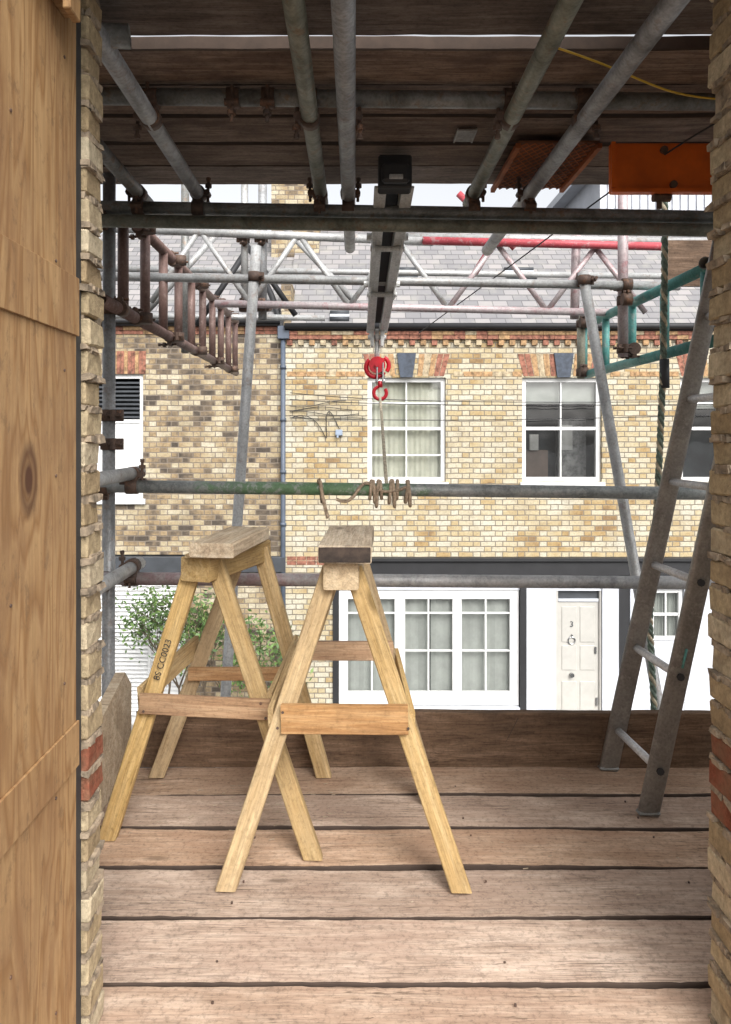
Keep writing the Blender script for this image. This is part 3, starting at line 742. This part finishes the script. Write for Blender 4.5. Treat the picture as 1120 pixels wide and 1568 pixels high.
T('far_standard', (1.367, 4.6, 1.545), (1.367, 4.6, 1.92), steel('yellowish_tube', (.42, .40, .30), (.22, .24, .22), .4))
T('red_brace', (.75, 4.7, 2.20), (1.1, 4.9, 2.75), M_red, .02)
T('red_brace', (.95, 4.5, 2.30), (.62, 4.5, 2.62), M_red, .02)
T('black_pipe', (-1.05, 5.2, 1.95), (-.72, 5.2, 2.45), M_black, .02)
T('black_pipe', (-.75, 5.4, 2.55), (-.40, 5.4, 2.05), M_black, .02)
T('second_ledger', (-1.9, 5.6, 2.42), (2.6, 5.6, 2.36), M_steel_l, .022)
T('second_ledger', (-1.9, 5.6, 2.08), (-.2, 5.6, 2.06), M_steel_l, .022)
T('diagonal_brace', (-.45, 4.9, 2.55), (.05, 4.9, 2.02), M_steel_l, .02)
T('diagonal_brace', (-1.35, 4.9, 1.95), (-.85, 4.9, 2.5), M_steel_l, .02)
cm = MB()
def coupler(p, a, b, off):
    p = Vector(p); a = Vector(a).normalized(); b = Vector(b).normalized(); off = Vector(off)
    n = off.normalized()
    cm.cyl(p - a * .022, p + a * .022, .0295, 0, 14); q = p + off
    cm.cyl(q - b * .022, q + b * .022, .0295, 0, 14)
    m = (p + q) / 2
    s = .02
    cm.box(m.x - s, m.x + s, m.y - s, m.y + s, m.z - s, m.z + s, 0, .004)
    sgn = random.choice((-1, 1))
    for c, ax, sd in ((p, a, sgn), (q, b, -sgn)):
        t = ax.cross(n).normalized() * sd
        e0 = c + t * .036 + n * .03; e1 = c + t * .038 - n * .055
        cm.cyl(e0, e1, .0055, 0, 8)
        cm.cyl(c + t * .038 - n * .036, c + t * .038 - n * .022, .0125, 0, 6)
        cm.cyl(e1 + n * .008, e1 - n * .004, .0085, 0, 6)
        cm.cyl(c - ax * .02 + t * .034, c + ax * .02 + t * .034, .012, 0, 8)
X, Y_, Z_ = (1, 0, 0), (0, 1, 0), (0, 0, 1)
for x in (-.577, -.122, -.016, .453, .66):
    coupler((x, 2.2, 2.11), Y_, X, (0, 0, .055))
    coupler((x, 2.88, 2.108), Y_, X, (0, 0, -.055))
coupler((-.80, 2.88, 2.11), Y_, X, (0, 0, -.055))
for x in (-.34, -.24):
    cm.cyl((x - .018, 2.2, 2.168), (x + .018, 2.2, 2.168), .0295, 0, 14)
    cm.cyl((x, 2.17, 2.19), (x, 2.165, 2.085), .0055, 0, 8); cm.cyl((x, 2.166, 2.118), (x, 2.165, 2.104), .0125, 0, 6); cm.cyl((x - .02, 2.165, 2.14), (x + .02, 2.165, 2.14), .011, 0, 8)
for z in (1.006, .660):
    coupler((-.942, 2.96, z), Z_, X, (0, -.055, 0)); coupler((-.83, 2.9, z + .05), Y_, X, (0, 0, -.045))
    coupler((-.85, 2.96, z + .02), Z_, X, (.0, -.055, 0))
coupler((-.94, 2.96, 2.03), Z_, X, (0, -.07, 0)); coupler((-.94, 2.96, 1.69), Z_, Y_, (.05, 0, 0)); coupler((-.94, 2.96, 1.28), Z_, Z_, (.03, 0, 0)); coupler((-.94, 2.96, 1.17), Z_, Z_, (.03, 0, 0))
coupler((-.459, 3.6, 1.946), Z_, X, (0, .05, 0)); coupler((1.085, 3.6, 1.93), Z_, X, (0, .05, 0)); coupler((1.301, 3.70, 1.92), Z_, X, (0, -.05, 0))
coupler((1.301, 3.70, 1.85), Z_, X, (0, -.05, 0)); coupler((1.367, 4.6, 1.87), Z_, X, (0, -.05, 0)); coupler((1.367, 4.6, 1.58), Z_, X, (0, -.05, 0))
coupler((1.301, 3.70, 1.62), Z_, Y_, (.05, 0, 0))
for i in range(5): coupler((-.9, 3.2 + i * .6, 1.69), Y_, Z_, (.04, 0, 0)); coupler((-.9, 3.25 + i * .6, 2.08), Y_, Z_, (.04, 0, 0))
for x in (-.50, -.6): coupler((x, 4.28, 2.30), Z_, X, (0, -.05, 0)); coupler((x, 4.28, 1.915), Z_, X, (0, -.05, 0))
cm.done('couplers', M_rust, SC)

LB = empty('ladder_beam')
tube('chord', (-.9, 2.75, 1.69), (-.9, 5.95, 1.69), R, M_brown, LB); tube('chord', (-.9, 2.98, 2.085), (-.9, 5.95, 2.085), R, M_brown, LB)
for i in range(10): tube('rung', (-.9, 3.02 + i * .32, 1.70), (-.9, 3.02 + i * .32, 2.08), .0215, M_brown, LB, 16)
LB2 = empty('ladder_beam')
tube('chord', (1.4, 2.9, 1.57), (1.4, 4.65, 1.57), .024, M_teal, LB2); tube('chord', (1.4, 2.9, 1.865), (1.4, 4.65, 1.865), .024, M_teal, LB2)
for i in range(5): tube('rung', (1.4, 3.05 + i * .4, 1.58), (1.4, 3.05 + i * .4, 1.86), .020, M_teal, LB2, 16)
T('pipe_end', (1.35, 2.95, 1.865), (1.48, 3.05, 1.865), M_steel_d)

# ------------------------------------------------------------------ hoist
HO = empty('hoist')
def lerp(a, b, t): return tuple(a[i] + (b[i] - a[i]) * t for i in range(3))
hp0, hp1 = (.148, 2.72, 2.115), (.134, 4.2, 1.80)
for sx in (-1, 1):
    a = (hp0[0] + sx * .038, hp0[1], hp0[2]); b = (hp1[0] + sx * .026, hp1[1], hp1[2])
    beam('channel', a, b, .022, .075, M_hoist, HO)
    beam('flange', (a[0] + sx * .016, a[1], a[2] - .033), (b[0] + sx * .014, b[1], b[2] - .033), .034, .008, M_hoist, HO)
beam('slot', (hp0[0], hp0[1] + .05, hp0[2] + .02), (hp1[0], hp1[1] - .05, hp1[2] + .02), .05, .02, M_black, HO)
mb = MB()
mb.box(.09, .206, 2.66, 2.74, 2.06, 2.175, 0, .006)
mb.box(.10, .196, 2.62, 2.659, 2.068, 2.135, 0, .01)
mb.box(.125, .172, 2.608, 2.619, 2.075, 2.09, 1, .002)
mb.done('end_cap', [M_rubber, M_steel_l], HO)
mb = MB()
for t in (.30, .62):
    c = Vector(lerp(hp0, hp1, t))
    for sx in (-1, 1):
        mb.box(c.x + sx * .058 - .006, c.x + sx * .058 + .006, c.y - .06, c.y + .06, c.z - .065, c.z + .045, 0, .004)
        mb.cyl((c.x + sx * .05, c.y, c.z), (c.x + sx * .085, c.y, c.z), .016, 0, 8)
    mb.cyl((c.x - .07, c.y, c.z - .05), (c.x + .07, c.y, c.z - .05), .012, 0, 8)
c = Vector(hp1)
for sx in (-1, 1):
    mb.prism([(c.x + sx * .018, c.z + .04), (c.x + sx * .048, c.z + .04), (c.x + sx * .034, c.z - .11), (c.x + sx * .018, c.z - .11)], c.y - .05, c.y + .03)
mb.cyl((c.x - .05, c.y - .01, c.z - .06), (c.x + .05, c.y - .01, c.z - .06), .013, 0, 10)
mb.cyl((c.x, c.y - .01, c.z - .08), (c.x, c.y - .01, c.z - .19), .014, 0, 10)
mb.cyl((c.x - .012, c.y - .01, c.z - .05), (c.x + .012, c.y - .01, c.z - .05), .035, 0, 16)
mb.done('trolley', M_hoist, HO)
def hook(name, cx, cy, cz, r, th, a0, a1, mat):
    pts = [(cx + r * math.cos(math.radians(a0 + (a1 - a0) * i / 16)), cy, cz + r * math.sin(math.radians(a0 + (a1 - a0) * i / 16))) for i in range(17)]
    cable(name, pts, th, mat, HO)
mb = MB(); mb.cyl((.134, 4.165, 1.588), (.134, 4.215, 1.588), .045, 0, 20); mb.cyl((.134, 4.15, 1.588), (.134, 4.23, 1.588), .014, 0, 10)
mb.box(.105, .175, 4.17, 4.21, 1.60, 1.625, 0, .006)
mb.done('pulley_sheave', M_hookred, HO)
hook('hook', .126, 4.19, 1.575, .052, .013, 130, 330, M_hookred); hook('hook', .148, 4.19, 1.585, .05, .012, 60, -40, M_hookred)
mb = MB()
for sx in (-1, 1): mb.box(.15 + sx * .016 - .004, .15 + sx * .016 + .004, 4.16, 4.2, 1.49, 1.60, 0, .002)
mb.cyl((.125, 4.18, 1.50), (.175, 4.18, 1.50), .01, 0, 8); mb.cyl((.13, 4.18, 1.545), (.17, 4.18, 1.545), .008, 0, 8)
mb.done('shackle', M_chrome, HO)
hook('lower_hook', .150, 4.18, 1.435, .035, .010, 100, 400, M_hookred)
mb = MB(); mb.cyl((.150, 4.18, 1.50), (.150, 4.18, 1.465), .014, 0, 10); mb.done('hook_eye', M_hookred, HO)
cable('hoist_rope', [(.150, 4.18, 1.41), (.146, 3.9, 1.33), (.138, 3.4, 1.17), (.128, 2.93, 1.03), (.13, 2.88, 1.0)], .007, M_rope, HO)
cable('hoist_rope', [(.134, 4.19, 1.54), (.13, 4.18, 1.47), (.148, 4.18, 1.44)], .006, M_rope, HO)
RP = empty('lashed_rope')
for k, (x0, tl) in enumerate(((.068, .003), (.081, -.003), (.094, .004), (.107, -.003), (.142, .004), (.155, -.004), (.168, .002), (.205, .006), (.212, -.006))):
    pts = []
    rr = random.uniform(.030, .034)
    for i in range(17):
        a = i / 16 * 2 * math.pi; pts.append((x0 + tl * math.sin(a), 2.9 + rr * math.cos(a), .998 + (rr + .003) * math.sin(a) - (.014 * (k % 3) if math.sin(a) < -.4 else 0)))
    cable('turn', pts, .0064, M_rope2, RP)
cable('tail', [(-.125, 2.86, 1.04), (-.118, 2.865, 1.03), (-.115, 2.865, .98), (-.10, 2.865, .93), (-.092, 2.87, .895)], .007, M_rope2, RP)
cable('tail', [(-.125, 2.86, 1.035), (-.128, 2.9, 1.03), (-.12, 2.935, .99), (-.115, 2.9, .96), (-.113, 2.865, .955)], .007, M_rope2, RP)
cable('swag', [(-.06, 2.87, .965), (-.03, 2.865, .952), (.0, 2.865, .965), (.02, 2.865, 1.0), (.04, 2.868, 1.025), (.07, 2.88, 1.03), (.12, 2.865, .975), (.2, 2.865, 1.01)], .006, M_rope2, RP)

RR = empty('rope')
path = [Vector(p) for p in ((1.300, 3.2, 2.30), (1.298, 3.2, 1.9), (1.293, 3.2, 1.5), (1.277, 3.2, 1.113), (1.258, 3.2, .76), (1.236, 3.2, .434), (1.255, 3.2, .06), (1.26, 3.2, -.3))]
def pl(t):
    f = t * (len(path) - 1); i = min(int(f), len(path) - 2); return path[i].lerp(path[i + 1], f - i)
for s_ in range(3):
    pts = []
    for i in range(420):
        t = i / 419; p = pl(t); a = t * 2.6 / .085 * 2 * math.pi + s_ * 2.094
        pts.append((p.x + .0075 * math.cos(a), p.y + .0075 * math.sin(a), p.z))
    cable('strand', pts, .0072, M_ropeg if s_ else M_rope, RR, False)
mb = MB(); mb.cyl((1.299, 3.2, 1.40), (1.297, 3.2, 1.52), .02, 0, 10); mb.done('splice', M_dgrey, RR)

cable('steel_cable', [(1.25, 1.85, 2.145), (1.018, 2.2, 2.118), (.84, 3.2, 2.04), (.62, 4.1, 1.945), (.43, 5.0, 1.87)], .003, M_rubber)
cable('yellow_cord', [(.50, 1.95, 2.19), (.62, 1.97, 2.165), (.76, 2.02, 2.13), (.95, 2.12, 2.12), (1.15, 2.1, 2.12)], .0028, M_yellow)

# ------------------------------------------------------------------ orange items
OR = empty('orange_guard_panel')
mb = MB()
mb.box(.823, 1.40, 2.45, 2.475, 1.975, 2.135, 0, .004)
mb.box(.823, 1.40, 2.440, 2.449, 1.975, 1.987, 0); mb.box(.823, .835, 2.440, 2.449, 1.99, 2.135, 0)
mb.cyl((.99, 2.45, 2.11), (.99, 2.438, 2.11), .012, 1, 8); mb.cyl((1.02, 2.45, 2.0), (1.02, 2.438, 2.0), .012, 1, 8)
mb.cyl((.985, 2.47, 1.975), (.985, 2.47, 1.93), .009, 1, 8); mb.cyl((.965, 2.47, 1.968), (1.02, 2.47, 1.968), .016, 1, 8)
mb.done('panel', [M_orange, M_rust], OR)
mb = MB()
mb.box(.55, .82, 2.55, 3.02, 2.174, 2.180, 1)
for i in range(-20, 34):
    for s_ in (1, -1):
        x0 = .55 + i * .028
        a = Vector((x0, 2.55, 2.17)); L_ = .47
        b_ = Vector((x0 + s_ * L_ * .6, 2.55 + L_, 2.17))
        d = b_ - a; ta, tb = (.55 - a.x) / d.x, (.82 - a.x) / d.x
        if ta > tb: ta, tb = tb, ta
        t0, t1 = max(0, ta), min(1, tb)
        if t1 > t0 + .01: mb.cyl(a + d * t0, a + d * t1, .002, 0, 5)
for x0 in (.55, .82): mb.box(x0 - .008, x0 + .008, 2.55, 3.02, 2.156, 2.172, 0)
mb.done('mesh_guard', [M_orange_d, plain('orange_brown_sheet', (.18, .08, .04), .8, var=.3)], OR)
mb = MB(); mb.box(.72, 1.6, 1.90, 2.04, 2.30, 2.33, 0, .003); mb.done('orange_strip', M_orange, OR)
NT = MB()
for i in range(22):
    for s_ in (1, -1): NT.cyl((.40 + i * .022, 1.9, 2.42), (.40 + i * .022 + s_ * .11, 2.06, 2.42), .0022, 0, 5)
NT.done('wire_netting', M_steel_d, None)
mb = MB(); mb.box(1.62, 1.95, 4.0, 4.02, 1.98, 2.22, 0, .002); mb.done('plywood_sheet', M_toe, None)

# ------------------------------------------------------------------ ladder
LD = empty('ladder')
lean = .2155
def stile(x, y, h):
    p0 = (x, y, .004); p1 = (x + lean * h, y, h)
    M, L = frame(p0, p1, (0, 1, 0)); bm = bmesh.new(); n = 20; rings = []
    for xx in (0, L):
        rings.append([bm.verts.new((xx, .0335 * math.copysign(abs(math.cos(2 * math.pi * i / n)) ** .55, math.cos(2 * math.pi * i / n)),
                                    .015 * math.copysign(abs(math.sin(2 * math.pi * i / n)) ** .7, math.sin(2 * math.pi * i / n)))) for i in range(n)])
    for i in range(n):
        f = bm.faces.new((rings[0][i], rings[1][i], rings[1][(i + 1) % n], rings[0][(i + 1) % n])); f.smooth = True
    bm.faces.new(rings[0]); bm.faces.new(list(reversed(rings[1])))
    bmesh.ops.recalc_face_normals(bm, faces=bm.faces)
    me = bpy.data.meshes.new('stile'); bm.to_mesh(me); bm.free(); add_mesh('stile', me, M_alu, LD, M)
stile(.92, 2.80 - .035, 3.4); stile(.937, 2.437, 3.4)
mb = MB()
for i in range(11):
    z = .145 + i * .297; xx = .925 + lean * z
    mb.cyl((xx - .004, 2.75, z), (xx + .012, 2.45, z), .0135, 0, 12)
    mb.cyl((xx + .012, 2.424, z), (xx + .012, 2.416, z), .012, 1, 8)
mb.done('rungs', [M_alu_rung, M_rubber], LD)
mb = MB()
for (xx, y) in ((.92, 2.765), (.937, 2.437)):
    mb.box(xx - .036, xx + .036, y - .018, y + .018, .003, .016, 0, .006)
mb.done('rubber_feet', M_steel_d, LD)
mb = MB(); mb.cyl((.937 + lean * .47, 2.437 - .0165, .47), (.937 + lean * .53, 2.437 - .0165, .53), .004, 0); mb.done('paint_mark', M_teal, LD)

# ------------------------------------------------------------------ trestles
def trestle(nf, ff, na, fa, ztop, rails, name='sawhorse', lw=.052, lt=.036, ends=(.02, .02), sideh=(.07, .07)):
    E = empty(name)
    def leg(f, a, sx):
        top = (a[0] + sx * .030, a[1], ztop - .02); foot = (f[0], f[1], .0)
        d = (Vector(top) - Vector(foot)).normalized()
        p0 = Vector(foot) - d * .02
        o = beam('leg', p0, top, lt, lw, M_tim, E, up=(1, 0, .3), jit=.002, seg=12)
        inv = o.matrix_world.inverted(); bm = bmesh.new(); bm.from_mesh(o.data)
        co = inv @ Vector((0, 0, .004)); no = (inv.to_3x3() @ Vector((0, 0, 1))).normalized()
        r = bmesh.ops.bisect_plane(bm, geom=bm.verts[:] + bm.edges[:] + bm.faces[:], plane_co=co, plane_no=no, clear_inner=True)
        bmesh.ops.contextual_create(bm, geom=[e for e in r['geom_cut'] if isinstance(e, bmesh.types.BMEdge)])
        bm.to_mesh(o.data); bm.free()
    for f, a in ((nf, na), (ff, fa)):
        leg(f[0], a, -1); leg(f[1], a, 1)
    def at(f, a, s, z):
        t = z / (ztop - .02); q = f[0] if s < 0 else f[1]
        return Vector((q[0] + (a[0] + s * .03 - q[0]) * t, q[1] + (a[1] - q[1]) * t, z))
    dv = (Vector((fa[0], fa[1], 0)) - Vector((na[0], na[1], 0))).normalized()
    r0 = Vector((na[0], na[1], ztop - .035)) - dv * .055; r1 = Vector((fa[0], fa[1], ztop - .035)) + dv * .05
    beam('ridge', r0, r1, .098, .072, M_tim, E, jit=.002, seg=8, ch=.004)
    zn, zf, zs0, zs1, hr = rails
    a, b = at(nf, na, -1, zn), at(nf, na, 1, zn)
    beam('front_rail', a + Vector((-ends[0], -.03, 0)), b + Vector((ends[1], -.03, 0)), .018, hr, M_rail, E, jit=.003, seg=8, ch=.0015)
    a, b = at(ff, fa, -1, zf), at(ff, fa, 1, zf)
    beam('rear_rail', a + Vector((-.02, -.028, 0)), b + Vector((.02, -.028, 0)), .018, hr * .75, M_rail, E, jit=.002, seg=6, ch=.0015)
    for s in (-1, 1):
        off = .034 if s < 0 else .026
        a = at(nf, na, s, zs0) + Vector((s * off, -.015, 0)); b = at(ff, fa, s, zs1) + Vector((s * off, .03, 0))
        beam('side_rail', a, b, .014, sideh[0 if s < 0 else 1], M_tim, E, jit=.002, seg=6, ch=.0015)
    mb2 = MB()
    for s in (-1, 1):
        for dz in (-.02, .02):
            p = at(nf, na, s, zn + dz) + Vector((s * .006, -.0395, 0)); mb2.cyl(p, p + Vector((0, -.0025, 0)), .004, 0, 8)
    mb2.done('screws', M_rust, E)
    return E, r0, r1
E1, r0, r1 = trestle(((-.334, 2.037), (.287, 2.03)), ((-.32, 2.50), (.262, 2.50)), (-.028, 2.17), (-.012, 2.42), .848, (.437, .525, .435, .50, .078), ends=(.005, .012), sideh=(.055, .035))
beam('top_plank', (-.022, 2.08, .880), (-.002, 2.55, .880), .145, .048, M_oldtim, E1, jit=.004, seg=10, ch=.004)
mb = MB(); mb.box(-.091, .049, 2.0745, 2.0790, .859, .900, 0, .001); mb.done('stained_end', M_darkend, E1)
E2, r0, r1 = trestle(((-.73, 2.29), (-.111, 2.185)), ((-.69, 2.71), (-.10, 2.71)), (-.445, 2.32), (-.345, 2.62), .842, (.41, .385, .42, .47, .058), ends=(.025, .025))
beam('top_plank', (-.405, 2.21, .872), (-.350, 2.62, .872), .135, .042, M_oldtim, E2, jit=.004, seg=10, ch=.004)
beam('packing_piece', (-.44, 2.25, .848), (-.38, 2.52, .846), .11, .012, M_tim, E2, jit=.002, seg=5)
tx = bpy.data.curves.new('stencil_number', 'FONT'); tx.body = '8S CC0023'; tx.size = .027; tx.extrude = .0003; tx.materials.append(M_black)
to = bpy.data.objects.new('stencil_number', tx); COL.objects.link(to)
f = Vector((-.73, 2.29, 0)); t_ = Vector((-.475, 2.32, .822)); d = (t_ - f).normalized()
zax = Vector((0, -1, 0)); zax = (zax - d * zax.dot(d)).normalized(); yax = zax.cross(d)
Mx = Matrix((d, yax, zax)).transposed().to_4x4(); Mx.translation = f.lerp(t_, .58) + zax * .0285 - yax * .009
to.matrix_world = Mx; to.parent = E2

# ------------------------------------------------------------------ near walls (reveals of the opening)
def reveal(name, xe, sgn, ya, yb, redz):
    W = empty(name)
    mb = MB(); mb2 = MB()
    z = -.60; k = 0; ph = .060
    while z < 2.9:
        red = redz[0] < z < redz[1]
        T_ = mb2 if red else mb
        dx = random.choice((random.uniform(-.005, .004), random.uniform(-.003, .003), random.uniform(0, .010))); hh = ph - random.uniform(.008, .013)
        x0 = xe + sgn * dx
        L = .215 if k % 2 else .10
        yb_ = yb + random.uniform(-.004, .004)
        xa, xb = (x0 - L, x0) if sgn < 0 else (x0, x0 + L)
        T_.box(xa, xb, ya + random.uniform(0, .004), yb_, z, z + hh, 0, .004, jit=.0028)
        xc = xb if sgn > 0 else xa
        for j in range(6):
            xd = xc + sgn * .01
            xa2, xb2 = (xd - .215, xd) if sgn < 0 else (xd, xd + .215)
            mb.box(xa2, xb2, ya, yb_, z, z + hh, 0, .004); xc = xb2 if sgn > 0 else xa2
        z += ph; k += 1
    mb.done('bricks', M_bnear, W); mb2.done('red_bricks', M_bnear_r, W)
    mb = MB()
    xa, xb = (xe - 1.6, xe - .010) if sgn < 0 else (xe + .010, xe + 1.6)
    mb.box(xa, xb, ya + .006, yb - .006, -.62, 2.92, 0)
    for i in range(420):
        s_ = random.uniform(.006, .018); yy = random.uniform(ya + .01, yb - .010)
        zz = random.uniform(-.6, 2.85)
        zz = -.60 + round((zz + .6) / ph) * ph - .006 + random.uniform(-.003, .003)
        xx = xe + sgn * random.uniform(.003, .012)
        mb.box(xx - s_ * .6, xx + s_ * .6, yy - s_ * 1.2, yy + s_ * 1.2, zz - .006, zz + .006, 0, 0, jit=.003)
    mb.done('mortar', M_mortar, W)
    return W
WL = reveal('brick_wall', -.520, -1, 1.510, 1.60, (.44, .56))
WR = reveal('brick_wall', .742, 1, 1.47, 1.60, (.36, .56))
mb = MB(); mb.box(-1.9, -.532, 1.464, 1.508, -.62, 2.92, 0); mb.done('cavity_closer', M_rubber, WL)

PP = empty('plywood_panel')
mb = MB(); mb.box(-.60, -.525, .55, 1.462, -.6, 2.9, 0, .001); mb.done('sheet', M_ply, PP)
mb = MB()
def bat(z0, z1): mb.box(-.5245, -.5195, .55, 1.464, z0, z1, 0, .001)
bat(1.39, 1.50); bat(.575, .66)
mb.done('cleats', M_ply, PP)
mb = MB(); mb.box(-.5245, -.495, 1.20, 1.40, 1.96, 2.3, 0, .002); mb.box(-.4945, -.480, 1.31, 1.36, 1.93, 2.3, 0, .002); mb.done('batten', M_ply, PP)
mb = MB()
for i in range(14):
    p = Vector((-.5248, random.choice((1.40, 1.36, 1.18)), -.2 + i * .19)); mb.cyl(p, p + Vector((.002, 0, 0)), .003, 0, 6)
mb.done('screws', M_rust, PP)

# ------------------------------------------------------------------ light, sky
w = bpy.data.worlds.new('World'); scene.world = w; w.use_nodes = True
nt = w.node_tree; bg = nt.nodes['Background']
sky = nt.nodes.new('ShaderNodeTexSky'); sky.sky_type = 'NISHITA'; sky.sun_disc = False
el, az = math.radians(42), math.radians(160)
sky.sun_elevation = el; sky.sun_rotation = az; sky.air_density = 1.0; sky.dust_density = 6.0; sky.ozone_density = 1.0
hs = nt.nodes.new('ShaderNodeHueSaturation'); hs.inputs['Saturation'].default_value = .15; hs.inputs['Value'].default_value = 2.0
nt.links.new(sky.outputs[0], hs.inputs['Color']); nt.links.new(hs.outputs[0], bg.inputs[0])
bg.inputs[1].default_value = 0.15
sd = bpy.data.lights.new('sun', 'SUN'); sd.energy = .95; sd.angle = math.radians(24); sd.color = (1, .965, .91)
so = bpy.data.objects.new('sun', sd); COL.objects.link(so)
dirv = Vector((math.sin(az) * math.cos(el), math.cos(az) * math.cos(el), math.sin(el)))
so.rotation_euler = dirv.to_track_quat('Z', 'Y').to_euler(); so.location = (3, -6, 8)

# ------------------------------------------------------------------ camera
cd = bpy.data.cameras.new('camera'); cd.sensor_fit = 'VERTICAL'; cd.sensor_height = 36; cd.sensor_width = 25.7
cd.lens = 1178 / 1568 * 36; cd.shift_x = 20 / 1568; cd.shift_y = -116 / 1568; cd.clip_end = 1000; cd.clip_start = .05
co = bpy.data.objects.new('camera', cd); COL.objects.link(co); co.location = (0, 0, 1.2); co.rotation_euler = (math.pi / 2, 0, 0)
scene.camera = co
scene.view_settings.view_transform = 'Standard'; scene.view_settings.look = 'None'; scene.view_settings.exposure = 0
